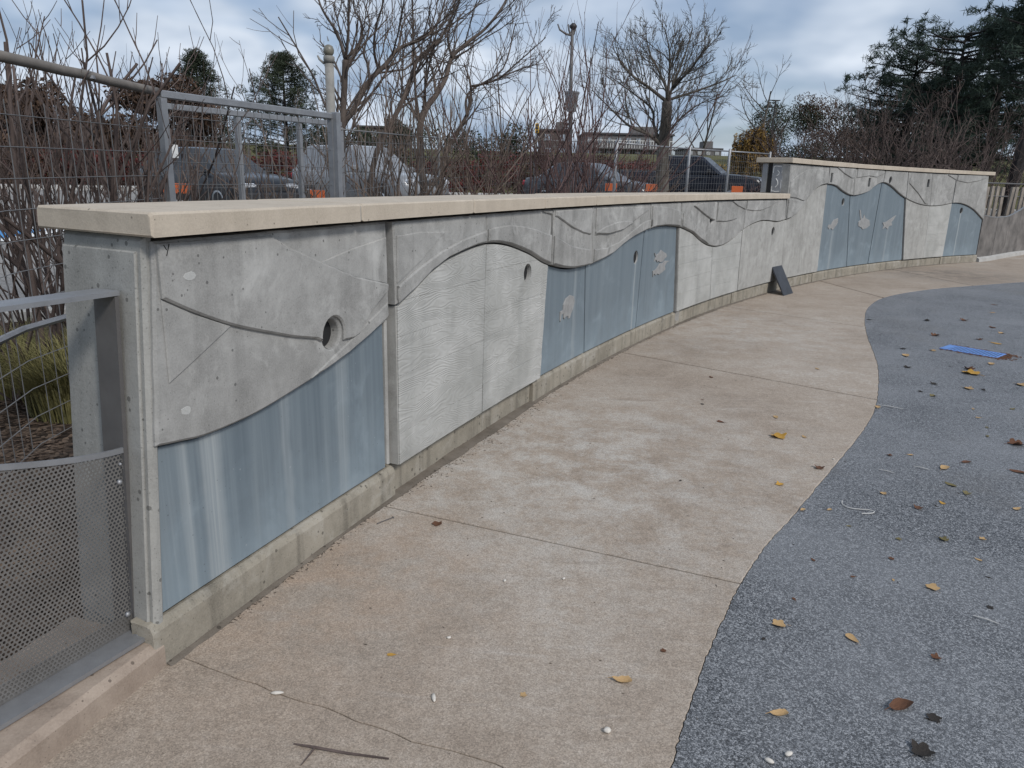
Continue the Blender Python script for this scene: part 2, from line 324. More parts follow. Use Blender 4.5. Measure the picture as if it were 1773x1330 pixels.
def steel(name, col, rough, metal=0.85, streak=0.3):
    t = NT(name); v = t.coord(); a = t.noise(t.coord('obj', (30, 30, 3)), 1.0, 5, 0.6); b = t.noise(v, 9, 6, 0.65)
    c = t.mix(t.math('MULTIPLY', t.ramp(b, [(0.35, 0.0), (0.7, 1.0)]), streak), col, tuple(min(1, x*1.9) for x in col))
    M[name] = t.done(c, t.math('ADD', t.math('MULTIPLY', a, 0.25), rough-0.1), t.bump(t.noise(v, 200, 2), 0.08, 0.002), metal, 0.5)
steel('galvanised', (0.27, 0.275, 0.285), 0.5, 0.6); steel('painted_steel', (0.115, 0.110, 0.108), 0.55, 0.35); steel('perforated_steel', (0.170, 0.163, 0.155), 0.55, 0.45)
steel('weathered_pipe', (0.150, 0.135, 0.120), 0.75, 0.15, 0.5); steel('wire', (0.17, 0.17, 0.172), 0.6, 0.5)
plain('slate', (0.030, 0.033, 0.040), 0.55, var=0.4, scale=9, bump=0.2)
plain('fish_inlay', (0.30, 0.298, 0.292), 0.6, 0.15, var=0.18, scale=22, bump=0.1)
plain('grate_blue', (0.12, 0.245, 0.55), 0.5, var=0.12, scale=12); plain('dark_void', (0.012, 0.012, 0.013), 0.9)
plain('white_paint', (0.72, 0.72, 0.70), 0.6, var=0.1); plain('blue_paint', (0.05, 0.24, 0.52), 0.6, var=0.1)
plain('weathered_board', (0.150, 0.138, 0.128), 0.9, var=0.45, scale=3.0, bump=0.3); plain('grey_board', (0.260, 0.225, 0.190), 0.9, var=0.3, scale=4.0, bump=0.2)
plain('orange_plastic', (0.50, 0.105, 0.025), 0.55, var=0.1); plain('black_rubber', (0.016, 0.016, 0.017), 0.7); plain('black_plastic', (0.03, 0.03, 0.032), 0.5)
plain('red_lens', (0.42, 0.02, 0.03), 0.2); plain('clear_lens', (0.55, 0.57, 0.6), 0.15, 0.2); plain('rim_alloy', (0.38, 0.385, 0.39), 0.35, 0.8)
def glass(name, col, rough=0.06):
    t = NT(name); M[name] = t.done(col, rough, None, 0.0, 0.9); t.b.inputs['IOR'].default_value = 3.0; t.b.inputs['Coat Weight'].default_value = 1.0; t.b.inputs['Coat Roughness'].default_value = 0.03
glass('car_glass', (0.075, 0.092, 0.096)); glass('window_glass', (0.05, 0.058, 0.07), 0.12)
def paint(name, col, coat=1.0, ior=1.8):
    t = NT(name); v = t.coord(); a = t.noise(v, 5, 4); M[name] = t.done(t.mix(t.ramp(a, [(0.3, 0.0), (0.7, 0.25)]), col, tuple(min(1, x*1.5+0.02) for x in col)), 0.30, None, 0.25, 0.5)
    t.b.inputs['IOR'].default_value = ior; t.b.inputs['Coat Weight'].default_value = coat; t.b.inputs['Coat Roughness'].default_value = 0.06
paint('paint_charcoal', (0.016, 0.018, 0.022), 0.35, 1.35); paint('paint_black', (0.016, 0.018, 0.023), 0.8, 1.5); paint('paint_silver_grey', (0.060, 0.064, 0.072), 0.4, 1.4); paint('paint_navy', (0.007, 0.009, 0.016), 0.3, 1.35)
leafmat('leaf_yellow', [(0.3, (0.36, 0.19, 0.030)), (0.7, (0.52, 0.31, 0.07))], 0.6, 30.0); leafmat('leaf_tan', [(0.3, (0.33, 0.205, 0.092)), (0.7, (0.50, 0.345, 0.18))], 0.7, 30.0)
leafmat('leaf_brown', [(0.3, (0.065, 0.030, 0.018)), (0.7, (0.165, 0.080, 0.044))], 0.7, 30.0); leafmat('leaf_dark', [(0.3, (0.018, 0.016, 0.014)), (0.7, (0.048, 0.040, 0.034))], 0.7, 30.0); leafmat('leaf_olive', [(0.3, (0.10, 0.085, 0.035)), (0.7, (0.21, 0.175, 0.085))], 0.7, 30.0)
plain('pale_bit', (0.60, 0.56, 0.50), 0.7, var=0.15, scale=60); plain('dirt_crumb', (0.085, 0.068, 0.052), 0.95, var=0.4, scale=40)
plain('brick_far', (0.085, 0.068, 0.062), 0.9, var=0.2); plain('render_far', (0.135, 0.128, 0.125), 0.9, var=0.15); plain('roof_far', (0.070, 0.066, 0.068), 0.9); plain('signal_yellow', (0.55, 0.33, 0.03), 0.5)
plain('globe', (0.165, 0.155, 0.125), 0.4, var=0.3, scale=14)
t_ = NT('windscreen_glass'); M['windscreen_glass'] = t_.done((0.84, 0.89, 0.90), 0.08, None, 0.95, 0.9)
plain('post_grey', (0.255, 0.245, 0.225), 0.7, 0.1, var=0.25, scale=8, bump=0.1)
paint('paint_white', (0.22, 0.226, 0.235), 0.6, 1.5); bark('bark_tan', (0.062, 0.046, 0.038), (0.200, 0.155, 0.128), 4.0)
concrete('patch_mortar', (0.36, 0.36, 0.345), (0.43, 0.43, 0.415), pit=0.1, streak=0.1); concrete('dirt_shade_fillet', (0.095, 0.080, 0.064), (0.190, 0.163, 0.134), pit=0.3, streak=0.2, bump=0.6)
plain('dull_white', (0.50, 0.49, 0.47), 0.7, var=0.15)
# ---------------------------------------------------------------- measured shapes: (s, z) along the wall face, (x, y) on the ground
WAVE_A = [(-0.006, 0.709), (0.096, 0.693), (0.205, 0.68), (0.426, 0.684), (0.657, 0.713), (0.854, 0.746), (1.018, 0.781), (1.174, 0.827), (1.293, 0.863), (1.338, 0.887)]
WAVE_B = [(1.38, 0.934), (1.462, 0.965), (1.532, 0.988), (1.689, 1.053), (1.861, 1.098), (2.027, 1.122), (2.197, 1.14), (2.312, 1.144), (2.456, 1.138), (2.616, 1.117), (2.787, 1.081), (2.969, 1.035), (3.164, 0.971), (3.307, 0.935)]
WAVE_C = [(3.328, 0.933), (3.51, 0.898), (3.707, 0.874), (3.915, 0.868), (4.132, 0.871), (4.352, 0.888), (4.586, 0.917), (4.826, 0.975), (5.077, 1.024), (5.379, 1.064), (5.651, 1.085), (5.947, 1.087), (6.217, 1.071), (6.421, 1.051), (6.778, 0.982), (7.05, 0.895), (7.298, 0.829), (7.543, 0.792), (7.782, 0.783), (8.043, 0.808), (8.316, 0.867), (8.541, 0.935), (8.809, 0.989), (9.096, 1.024), (9.32, 1.033), (9.584, 1.021), (9.859, 1.002), (10.122, 1.019), (10.226, 1.025)]
WAVE_D = [(10.226, 1.025), (10.379, 1.048), (10.6, 1.107), (10.789, 1.207), (11.0, 1.32), (11.204, 1.43), (11.439, 1.5), (11.739, 1.529), (12.082, 1.506), (12.348, 1.436), (12.635, 1.376), (12.869, 1.357), (13.142, 1.378), (13.462, 1.43), (13.673, 1.513), (13.916, 1.575), (14.107, 1.581), (14.395, 1.522), (14.751, 1.403), (15.11, 1.303), (15.518, 1.226), (15.91, 1.183), (16.286, 1.175), (16.649, 1.194), (16.944, 1.228), (17.237, 1.229), (17.554, 1.184), (17.886, 1.083), (18.251, 0.901)]
UP_J = [(0.057, -0.006), (1.334, 1.349), (2.307, 2.324), (3.302, 3.307), (4.038, 4.123), (5.476, 5.494), (6.356, 6.413), (7.477, 7.542), (8.577, 8.568), (10.112, 10.159), (11.709, 11.718), (12.755, 12.833), (14.025, 14.011), (14.982, 15.058), (15.979, 16.082), (16.948, 16.963), (18.164, 18.273)]
LO_J = [(0.007, -0.035), (1.338, 1.365), (2.325, 2.298), (3.277, 3.204), (4.054, 4.121), (5.433, 5.377), (6.371, 6.495), (7.524, 7.617), (8.559, 8.599), (10.159, 10.317), (10.846, 11.115), (11.718, 11.782), (12.764, 13.045), (14.013, 13.936), (15.062, 15.355), (16.086, 16.205), (16.967, 16.965), (18.23, 18.301)]
HOLES = [(0.894, 0.886), (2.932, 0.918), (5.25, 0.832), (7.383, 1.116), (9.741, 0.872), (11.037, 1.501), (12.511, 1.253), (14.282, 1.63), (17.413, 1.08)]
SLOTS = [(11.823, 1.626), (13.422, 1.578), (15.865, 1.599)]
COP_LOW = [0.009, 1.059, 2.094, 3.095, 4.074, 5.107, 6.069, 7.085, 8.101, 10.1]
COP_HIGH = [10.068, 10.865, 11.724, 12.758, 13.85, 14.793, 16.563, 18.215]
PLINTH_J = [-0.03, 1.376, 3.138, 4.175, 5.394, 6.54, 7.098, 8.486, 10.366, 11.637, 13.087, 14.006, 15.282, 16.194, 16.935, 18.335]
RELIEF = {'fin': (0.013, [(0.052, 1.3), (0.033, 1.158), (0.183, 1.083), (0.344, 1.016), (0.547, 0.952), (0.712, 0.907), (1.035, 0.846), (1.164, 0.93), (1.31, 1.006), (1.316, 1.037), (1.062, 1.096), (0.868, 1.164), (0.643, 1.248), (0.56, 1.289)]), 'facet_a': (0.005, [(0.035, 1.153), (0.182, 1.079), (0.339, 1.015), (0.172, 0.937), (0.01, 0.866)]), 'facet_b': (0.005, [(0.832, 1.174), (1.062, 1.094), (1.316, 1.036), (1.314, 1.239), (1.048, 1.209)]), 'ribbon_a': (0.007, [(1.328, 0.96), (1.16, 0.896), (1.014, 0.838), (0.861, 0.785), (0.745, 0.742), (0.847, 0.753), (1.011, 0.787), (1.167, 0.834), (1.32, 0.891)]), 'facet_c': (0.006, [(1.338, 1.243), (1.588, 1.249), (1.822, 1.237), (1.585, 1.116), (1.36, 1.031)]), 'ribbon_b': (0.012, [(1.354, 1.018), (1.555, 1.086), (1.783, 1.146), (1.997, 1.184), (2.186, 1.208), (2.3, 1.219), (2.396, 1.229), (2.621, 1.234), (2.81, 1.218), (3.02, 1.189), (3.185, 1.155), (3.296, 1.137), (3.645, 1.041), (4.072, 0.984), (4.396, 0.979), (4.701, 1.01), (5.049, 1.095), (5.264, 1.145), (5.461, 1.164), (5.75, 1.161), (6.1, 1.128), (6.383, 1.076), (6.403, 1.066), (6.198, 1.086), (5.929, 1.102), (5.634, 1.099), (5.362, 1.078), (5.061, 1.037), (4.81, 0.989), (4.571, 0.93), (4.336, 0.901), (4.117, 0.884), (3.901, 0.88), (3.693, 0.886), (3.496, 0.91), (3.294, 0.947), (3.152, 0.982), (2.957, 1.046), (2.776, 1.091), (2.605, 1.127), (2.445, 1.147), (2.302, 1.153), (2.187, 1.148), (2.017, 1.13), (1.852, 1.106), (1.68, 1.062), (1.523, 0.997), (1.454, 0.973), (1.372, 0.942)]), 'swell_a': (0.01, [(3.123, 1.301), (3.375, 1.252), (3.628, 1.176), (3.868, 1.123), (4.08, 1.095), (4.411, 1.084), (4.755, 1.102), (5.0, 1.16), (5.405, 1.251), (5.466, 1.283), (4.026, 1.298)]), 'lens': (0.018, [(4.084, 1.108), (4.336, 1.151), (4.596, 1.175), (4.846, 1.175), (5.0, 1.16), (4.754, 1.107), (4.411, 1.088)]), 'swell_b': (0.012, [(5.916, 1.269), (6.16, 1.242), (6.367, 1.209), (6.635, 1.141), (6.952, 1.03), (7.323, 0.825), (7.032, 0.908), (6.76, 0.995), (6.404, 1.063), (6.189, 1.083), (5.93, 1.099), (5.634, 1.1), (5.506, 1.1), (5.466, 1.283)]), 'leaf_a': (0.014, [(6.749, 1.266), (7.023, 1.188), (7.299, 1.118), (7.545, 1.081), (7.82, 1.067), (8.093, 1.075), (8.272, 1.101), (8.13, 1.156), (7.795, 1.25), (7.522, 1.296), (6.995, 1.293)]), 'swell_c': (0.01, [(8.058, 1.304), (8.249, 1.243), (8.554, 1.19), (8.845, 1.17), (9.15, 1.172), (9.469, 1.212), (9.749, 1.286), (8.758, 1.308)]), 'leaf_b': (0.016, [(10.114, 1.311), (10.489, 1.293), (10.876, 1.254), (10.759, 1.188), (10.577, 1.108), (10.363, 1.054), (10.186, 1.034)]), 'swell_d': (0.012, [(10.13, 1.531), (10.436, 1.643), (10.78, 1.723), (11.219, 1.745), (11.659, 1.71), (11.719, 1.546), (11.42, 1.517), (11.184, 1.447), (10.981, 1.337), (10.797, 1.279), (10.479, 1.322), (10.15, 1.339)]), 'swell_e': (0.012, [(11.99, 1.788), (12.31, 1.7), (12.648, 1.634), (12.979, 1.656), (13.355, 1.685), (13.676, 1.669), (13.977, 1.736), (13.948, 1.782), (12.736, 1.789)]), 'swell_f': (0.012, [(15.01, 1.705), (15.438, 1.577), (15.829, 1.378), (16.044, 1.205), (15.853, 1.216), (15.5, 1.408), (15.051, 1.595)]), 'swell_g': (0.012, [(16.581, 1.77), (16.958, 1.671), (17.387, 1.633), (17.842, 1.688), (18.041, 1.738), (18.022, 1.792)])}
FISH = {'a': [(3.749, 0.674), (3.825, 0.654), (3.845, 0.612), (3.816, 0.56), (3.781, 0.529), (3.761, 0.5), (3.732, 0.499), (3.729, 0.522), (3.672, 0.519), (3.656, 0.507), (3.638, 0.519), (3.634, 0.555), (3.592, 0.548), (3.583, 0.5), (3.571, 0.507), (3.567, 0.575), (3.622, 0.58), (3.627, 0.619), (3.665, 0.658)], 'b': [(5.74, 0.839), (5.809, 0.813), (5.889, 0.832), (5.926, 0.855), (5.995, 0.833), (6.087, 0.808), (6.121, 0.776), (6.046, 0.759), (5.996, 0.734), (5.932, 0.732), (5.864, 0.752), (5.855, 0.737), (5.797, 0.771), (5.751, 0.754), (5.784, 0.794)], 'c': [(5.728, 0.666), (5.799, 0.667), (5.857, 0.687), (5.913, 0.723), (5.999, 0.719), (6.059, 0.741), (6.203, 0.725), (6.13, 0.716), (6.072, 0.683), (6.102, 0.648), (6.02, 0.629), (5.916, 0.612), (5.87, 0.628), (5.823, 0.615), (5.772, 0.637), (5.75, 0.604)], 'd': [(12.065, 0.823), (12.002, 0.859), (12.018, 0.903), (12.104, 0.896), (12.205, 0.972), (12.375, 0.998), (12.388, 0.923), (12.317, 0.87), (12.211, 0.809), (12.135, 0.843)], 'e': [(13.254, 0.912), (13.338, 0.949), (13.231, 1.12), (13.283, 1.119), (13.376, 0.97), (13.437, 0.979), (13.454, 1.039), (13.542, 0.972), (13.707, 0.943), (13.767, 0.848), (13.63, 0.798), (13.481, 0.783), (13.418, 0.816), (13.278, 0.846)], 'f': [(14.282, 0.884), (14.431, 0.897), (14.695, 0.982), (14.801, 1.009), (14.715, 0.926), (14.647, 0.885), (14.699, 0.828), (14.575, 0.817), (14.531, 0.762), (14.428, 0.798), (14.324, 0.767), (14.354, 0.827)]}
EDGE = [(0.34, 1.374), (0.459, 1.671), (0.541, 1.867), (0.671, 2.15), (0.798, 2.395), (0.923, 2.623), (1.134, 2.957), (1.304, 3.184), (1.673, 3.707), (2.18, 4.431), (2.547, 5.013), (2.916, 5.746), (3.263, 6.523), (3.687, 7.638), (4.129, 8.688), (4.538, 9.518), (5.057, 10.325), (5.64, 10.945), (6.471, 11.596), (7.532, 12.213), (8.743, 12.866)]
PATH_J = [[(-1.042, 1.957), (0.465, 1.425)], [(-0.523, 3.252), (0.919, 2.609)], [(1.028, 6.568), (2.671, 5.273)], [(2.731, 9.418), (3.93, 8.202)], [(5.122, 12.318), (5.207, 10.49)], [(7.427, 14.25), (7.427, 12.193)]]
GRATE = [(4.204, 7.125), (4.349, 7.325), (4.711, 6.984), (4.441, 6.673)]
SLATE = [(3.79, 10.466), (4.002, 10.721), (10.076, 0.358), (10.47, 0.347)]
FENCE_R = [(9.801, 15.995), (11.138, 17.392), (12.463, 18.542)]
LEANING = [[[(-2.192, 9.5, 1.243, 0.055), (-2.151, 9.5, 1.777, 0.053), (-2.116, 9.5, 2.176, 0.05), (-2.082, 9.5, 2.566, 0.048), (-2.067, 9.5, 2.796, 0.045)], [(-2.067, 9.5, 2.796, 0.03), (-2.173, 9.625, 3.091, 0.025), (-2.345, 9.75, 3.33, 0.021), (-2.445, 9.875, 3.511, 0.017), (-2.514, 10.0, 3.789, 0.012)], [(-2.067, 9.5, 2.796, 0.03), (-1.995, 9.367, 3.051, 0.024), (-1.952, 9.233, 3.269, 0.018), (-1.899, 9.1, 3.592, 0.012)], [(-2.067, 9.5, 2.796, 0.026), (-1.912, 9.575, 2.994, 0.022), (-1.9, 9.65, 3.227, 0.018), (-1.998, 9.725, 3.427, 0.014), (-1.963, 9.8, 3.755, 0.01)]], [[(-2.503, 10.5, 1.199, 0.06), (-2.391, 10.556, 2.016, 0.055), (-2.221, 10.611, 2.332, 0.049), (-2.005, 10.667, 2.705, 0.044), (-1.794, 10.722, 2.918, 0.039), (-1.629, 10.778, 3.123, 0.033), (-1.365, 10.833, 3.245, 0.028), (-1.178, 10.889, 3.387, 0.023), (-1.067, 10.944, 3.626, 0.017), (-0.995, 11.0, 3.92, 0.012)], [(-2.011, 10.7, 2.709, 0.03), (-2.055, 10.8, 2.937, 0.025), (-2.117, 10.9, 3.094, 0.02), (-2.048, 11.0, 3.472, 0.015), (-2.154, 11.1, 3.774, 0.01)], [(-1.892, 10.7, 2.856, 0.03), (-1.918, 10.575, 3.05, 0.025), (-1.873, 10.45, 3.307, 0.02), (-1.757, 10.325, 3.555, 0.015), (-1.673, 10.2, 3.791, 0.01)], [(-1.633, 10.8, 3.126, 0.02), (-1.613, 10.9, 3.357, 0.016), (-1.548, 11.0, 3.555, 0.012), (-1.419, 11.1, 3.684, 0.008)]], [[(-2.108, 11.0, 1.214, 0.055), (-1.982, 11.075, 1.859, 0.05), (-1.698, 11.15, 2.389, 0.044), (-1.524, 11.225, 2.82, 0.039), (-1.451, 11.3, 3.058, 0.034), (-1.354, 11.375, 3.146, 0.028), (-1.157, 11.45, 3.351, 0.023), (-0.985, 11.525, 3.668, 0.017), (-0.911, 11.6, 4.055, 0.012)], [(-1.521, 11.2, 2.817, 0.025), (-1.374, 11.067, 2.916, 0.019), (-1.199, 10.933, 3.121, 0.014), (-1.13, 10.8, 3.316, 0.008)], [(-1.451, 11.3, 3.058, 0.022), (-1.523, 11.5, 3.35, 0.015), (-1.482, 11.7, 3.537, 0.008)]], [[(-1.442, 12.0, 1.209, 0.08), (-1.492, 12.07, 1.625, 0.073), (-1.514, 12.14, 2.258, 0.067), (-1.413, 12.21, 2.527, 0.06), (-1.287, 12.28, 2.704, 0.054), (-1.142, 12.35, 2.965, 0.047), (-1.059, 12.42, 3.266, 0.04), (-0.834, 12.49, 3.488, 0.034), (-0.555, 12.56, 3.711, 0.027), (-0.313, 12.63, 4.015, 0.021), (-0.169, 12.7, 4.317, 0.014)], [(-1.289, 12.3, 2.706, 0.035), (-1.365, 12.433, 3.095, 0.027), (-1.558, 12.567, 3.4, 0.018), (-1.627, 12.7, 3.628, 0.01)], [(-1.058, 12.4, 3.263, 0.03), (-1.105, 12.233, 3.561, 0.023), (-0.963, 12.067, 3.849, 0.017), (-0.868, 11.9, 4.123, 0.01)], [(-1.509, 12.1, 2.256, 0.03), (-1.79, 12.367, 2.742, 0.023), (-1.915, 12.633, 3.108, 0.017), (-2.149, 12.9, 3.65, 0.01)]], [[(-1.267, 12.5, 1.203, 0.06), (-1.138, 12.625, 1.91, 0.048), (-0.842, 12.75, 2.456, 0.036), (-0.789, 12.875, 2.907, 0.024), (-0.912, 13.0, 3.267, 0.012)], [(-0.784, 12.8, 2.898, 0.03), (-0.366, 12.667, 2.996, 0.023), (-0.007, 12.533, 3.266, 0.016), (0.381, 12.4, 3.583, 0.009)], [(-0.369, 12.8, 3.012, 0.02), (0.042, 12.95, 3.213, 0.014), (0.37, 13.1, 3.311, 0.008)], [(-0.839, 12.7, 2.452, 0.03), (-0.815, 12.85, 2.816, 0.025), (-0.285, 13.0, 3.195, 0.019), (-0.114, 13.15, 3.826, 0.014), (-0.089, 13.3, 3.94, 0.009)]]]
SPREADING = [[(4.53, 24.0, 0.979, 0.26), (4.473, 24.0, 1.93, 0.238), (4.447, 24.0, 2.491, 0.215), (4.474, 24.0, 3.263, 0.193), (4.463, 24.0, 3.84, 0.17)], [(4.37, 24.0, 2.574, 0.11), (3.923, 23.625, 2.862, 0.088), (3.29, 23.25, 3.053, 0.065), (2.761, 22.875, 3.396, 0.042), (2.062, 22.5, 3.934, 0.02)], [(4.367, 24.0, 2.607, 0.1), (4.156, 24.25, 3.178, 0.08), (4.111, 24.5, 3.651, 0.06), (3.538, 24.75, 4.123, 0.04), (2.752, 25.0, 4.67, 0.02)], [(4.446, 24.0, 3.839, 0.1), (3.855, 23.8, 4.201, 0.08), (3.341, 23.6, 4.469, 0.06), (2.925, 23.4, 4.82, 0.04), (2.741, 23.2, 5.202, 0.02)], [(4.463, 24.0, 3.84, 0.1), (4.433, 24.2, 4.259, 0.08), (4.143, 24.4, 4.857, 0.06), (3.909, 24.6, 5.319, 0.04), (3.804, 24.8, 5.868, 0.02)], [(4.463, 24.0, 3.84, 0.1), (4.435, 23.8, 4.561, 0.073), (4.346, 23.6, 5.178, 0.047), (4.127, 23.4, 5.756, 0.02)], [(4.48, 24.0, 3.84, 0.1), (4.645, 24.3, 4.275, 0.073), (5.012, 24.6, 5.248, 0.047), (5.238, 24.9, 6.049, 0.02)], [(4.587, 24.0, 4.241, 0.08), (5.014, 23.4, 4.744, 0.05), (5.355, 22.8, 5.395, 0.02)], [(4.466, 24.0, 3.807, 0.1), (4.599, 24.15, 3.923, 0.08), (5.271, 24.3, 4.152, 0.06), (6.089, 24.45, 4.459, 0.04), (6.635, 24.6, 4.713, 0.02)], [(4.466, 24.0, 2.694, 0.09), (4.463, 23.75, 2.799, 0.073), (4.707, 23.5, 3.234, 0.055), (5.178, 23.25, 3.66, 0.037), (5.806, 23.0, 3.998, 0.02)]]
LEAVES = [('yellow', 3.888, 6.145, 0.144, 'r'), ('tan', 3.654, 6.781, 0.109, 'r'), ('tan', 4.04, 7.031, 0.064, 'r'), ('tan', 4.292, 6.525, 0.092, 'r'), ('brown', 3.965, 6.302, 0.082, 'r'), ('tan', 3.572, 5.645, 0.074, 'r'), ('tan', 2.595, 5.065, 0.064, 'r'), ('tan', 3.195, 4.877, 0.037, 'r'), ('olive', 3.018, 4.484, 0.035, 'r'), ('dark', 3.369, 5.76, 0.058, 'r'), ('dark', 3.133, 5.516, 0.035, 'r'), ('dark', 3.679, 5.62, 0.048, 'r'), ('olive', 3.163, 5.397, 0.05, 'r'), ('tan', 3.281, 5.083, 0.034, 'r'), ('olive', 3.577, 5.108, 0.05, 'r'), ('brown', 4.476, 7.796, 0.092, 'r'), ('brown', 5.435, 8.368, 0.094, 'r'), ('tan', 5.326, 8.027, 0.068, 'r'), ('yellow', 4.917, 7.458, 0.105, 'r'), ('brown', 4.847, 7.636, 0.064, 'r'), ('dark', 3.778, 7.083, 0.057, 'r'), ('tan', 4.083, 5.797, 0.079, 'r'), ('yellow', 1.649, 4.358, 0.099, 'p'), ('tan', 1.814, 4.37, 0.042, 'p'), ('tan', 1.77, 4.764, 0.057, 'p'), ('brown', 1.367, 4.629, 0.055, 'p'), ('brown', 1.593, 5.784, 0.048, 'p'), ('brown', 1.369, 5.133, 0.026, 'p'), ('yellow', 1.404, 3.6, 0.045, 'p'), ('brown', 1.706, 3.849, 0.055, 'p'), ('tan', 2.426, 3.906, 0.079, 'r'), ('brown', 2.609, 4.011, 0.062, 'r'), ('olive', 2.325, 3.66, 0.06, 'r'), ('olive', 2.346, 3.548, 0.045, 'r'), ('brown', 3.106, 4.342, 0.094, 'r'), ('brown', 2.821, 3.873, 0.078, 'r'), ('tan', 2.487, 3.374, 0.048, 'r'), ('tan', 1.903, 3.525, 0.036, 'r'), ('yellow', 2.149, 3.424, 0.04, 'r'), ('brown', 1.995, 3.355, 0.045, 'r'), ('tan', 1.544, 3.311, 0.031, 'r'), ('tan', 1.41, 3.297, 0.036, 'p'), ('tan', 2.337, 4.103, 0.035, 'r'), ('brown', 2.207, 4.089, 0.03, 'r'), ('olive', 3.124, 4.663, 0.032, 'r'), ('tan', 2.59, 6.159, 0.048, 'p'), ('brown', 5.362, 8.793, 0.097, 'r'), ('tan', 6.092, 9.426, 0.079, 'r'), ('dark', 4.883, 8.726, 0.11, 'r'), ('brown', 6.535, 10.1, 0.085, 'r'), ('dark', 4.183, 8.673, 0.068, 'r'), ('dark', 3.431, 6.308, 0.063, 'r'), ('tan', 0.967, 2.326, 0.05, 'r'), ('tan', 1.194, 2.253, 0.055, 'r'), ('tan', 1.661, 2.607, 0.053, 'r'), ('tan', 0.813, 1.863, 0.055, 'r'), ('brown', 1.193, 1.913, 0.084, 'r'), ('dark', 1.267, 1.863, 0.042, 'r'), ('dark', 1.16, 1.726, 0.064, 'r'), ('brown', 1.431, 2.154, 0.032, 'r'), ('dark', 1.806, 2.475, 0.026, 'r'), ('dark', 0.884, 2.238, 0.02, 'r'), ('brown', 1.082, 2.497, 0.022, 'r'), ('brown', 1.382, 2.676, 0.023, 'r'), ('tan', 1.534, 2.657, 0.019, 'r'), ('tan', 1.984, 2.843, 0.029, 'r'), ('tan', 2.119, 3.04, 0.031, 'r'), ('olive', 1.933, 3.023, 0.042, 'r'), ('olive', 1.732, 3.017, 0.026, 'r'), ('brown', 1.272, 2.806, 0.024, 'r'), ('brown', 1.611, 2.835, 0.025, 'r'), ('olive', 1.563, 3.136, 0.024, 'r'), ('yellow', -0.37, 2.094, 0.028, 'p'), ('tan', 0.369, 1.99, 0.059, 'p'), ('brown', 0.524, 2.152, 0.021, 'p'), ('tan', 0.058, 1.915, 0.023, 'p'), ('brown', -0.318, 3.045, 0.048, 'p'), ('dark', 0.891, 3.62, 0.022, 'p'), ('dark', 1.342, 5.026, 0.029, 'p')]
BITS = [('pod', -0.209, 1.889), ('pod', -0.676, 1.892), ('pebble', 0.293, 1.768), ('pebble', -0.009, 2.57), ('pebble', 0.221, 2.597), ('pebble', -0.191, 2.192), ('string', 1.681, 3.336), ('stick', 2.685, 5.073), ('stick', 2.289, 3.888), ('stick', 2.063, 3.825), ('stick', 1.736, 2.385), ('nail', -0.555, 3.059), ('pebble', 1.84, 3.989), ('shell', 0.782, 1.701), ('shell', 0.72, 1.674)]
TWIG = [(-0.568, 1.689), (-0.507, 1.674), (-0.417, 1.656), (-0.302, 1.643)]
POSTS = [(-2.253, 2.6), (-2.481, 3.7), (-2.42, 5.3), (-1.634, 7.0), (-1.114, 11.0), (0.304, 14.0), (2.141, 17.0), (4.393, 20.0), (5.743, 21.2), (7.425, 23.0)]
SHRUBS = [(-3.149, 4.4, 2.5), (-3.52, 5.4, 2.6), (-2.876, 4.8, 2.3), (-3.236, 5.8, 2.4), (-2.79, 5.4, 2.1), (-3.137, 6.6, 2.4), (-4.754, 7.6, 2.8), (-3.129, 7.4, 2.1), (-3.218, 8.6, 2.2), (-2.7, 8.2, 2.0), (-2.469, 8.8, 2.2), (-1.894, 9.2, 2.56), (-1.636, 9.8, 2.44), (-1.364, 10.4, 2.68), (-0.8, 11.2, 2.81), (-0.41, 12.0, 2.93), (0.035, 11.4, 2.81), (0.462, 12.6, 3.17), (0.797, 12.0, 2.93), (1.299, 13.0, 3.29), (1.743, 13.6, 2.93), (2.28, 15.0, 1.9), (4.226, 17.0, 1.3), (5.277, 18.0, 1.2)]
# ---------------------------------------------------------------- plan of the curved wall: arc length s, height z, offset d towards the viewer
HEAD = (0.35407262, 0.18047621, 0.2759096, -0.19224215, 0.05574782)
_ST = 0.01; _TAB = []
def _heading(s):
    u = s/10.0; return sum(c*u**k for k, c in enumerate(HEAD))
def _integrate():
    fwd = [(-1.04880162, 2.06314483)]
    for i in range(2300):
        h = _heading((i+0.5)*_ST); x, y = fwd[-1]; fwd.append((x+math.sin(h)*_ST, y+math.cos(h)*_ST))
    back = [fwd[0]]
    for i in range(150):
        h = _heading(-(i+0.5)*_ST); x, y = back[-1]; back.append((x-math.sin(h)*_ST, y-math.cos(h)*_ST))
    return back[:0:-1]+fwd
_TAB = _integrate()
def wall_pt(s, d=0.0, z=0.0):
    k = (s+1.5)/_ST; i = max(0, min(len(_TAB)-2, int(k))); a = k-i
    x = _TAB[i][0]*(1-a)+_TAB[i+1][0]*a; y = _TAB[i][1]*(1-a)+_TAB[i+1][1]*a; h = _heading(s)
    return (x+d*math.cos(h), y-d*math.sin(h), z)
def lean_end(s, d, z):
    # the near end of the wall is battered and cut slightly askew
    f = 1.0-smoothstep(0.05, 0.9, s)
    return s+f*(0.09*min(max(z, 0.0), 1.36)+0.155*max(0.0, -d))
def smoothstep(a, b, x):
    t = max(0.0, min(1.0, (x-a)/(b-a))); return t*t*(3-2*t)
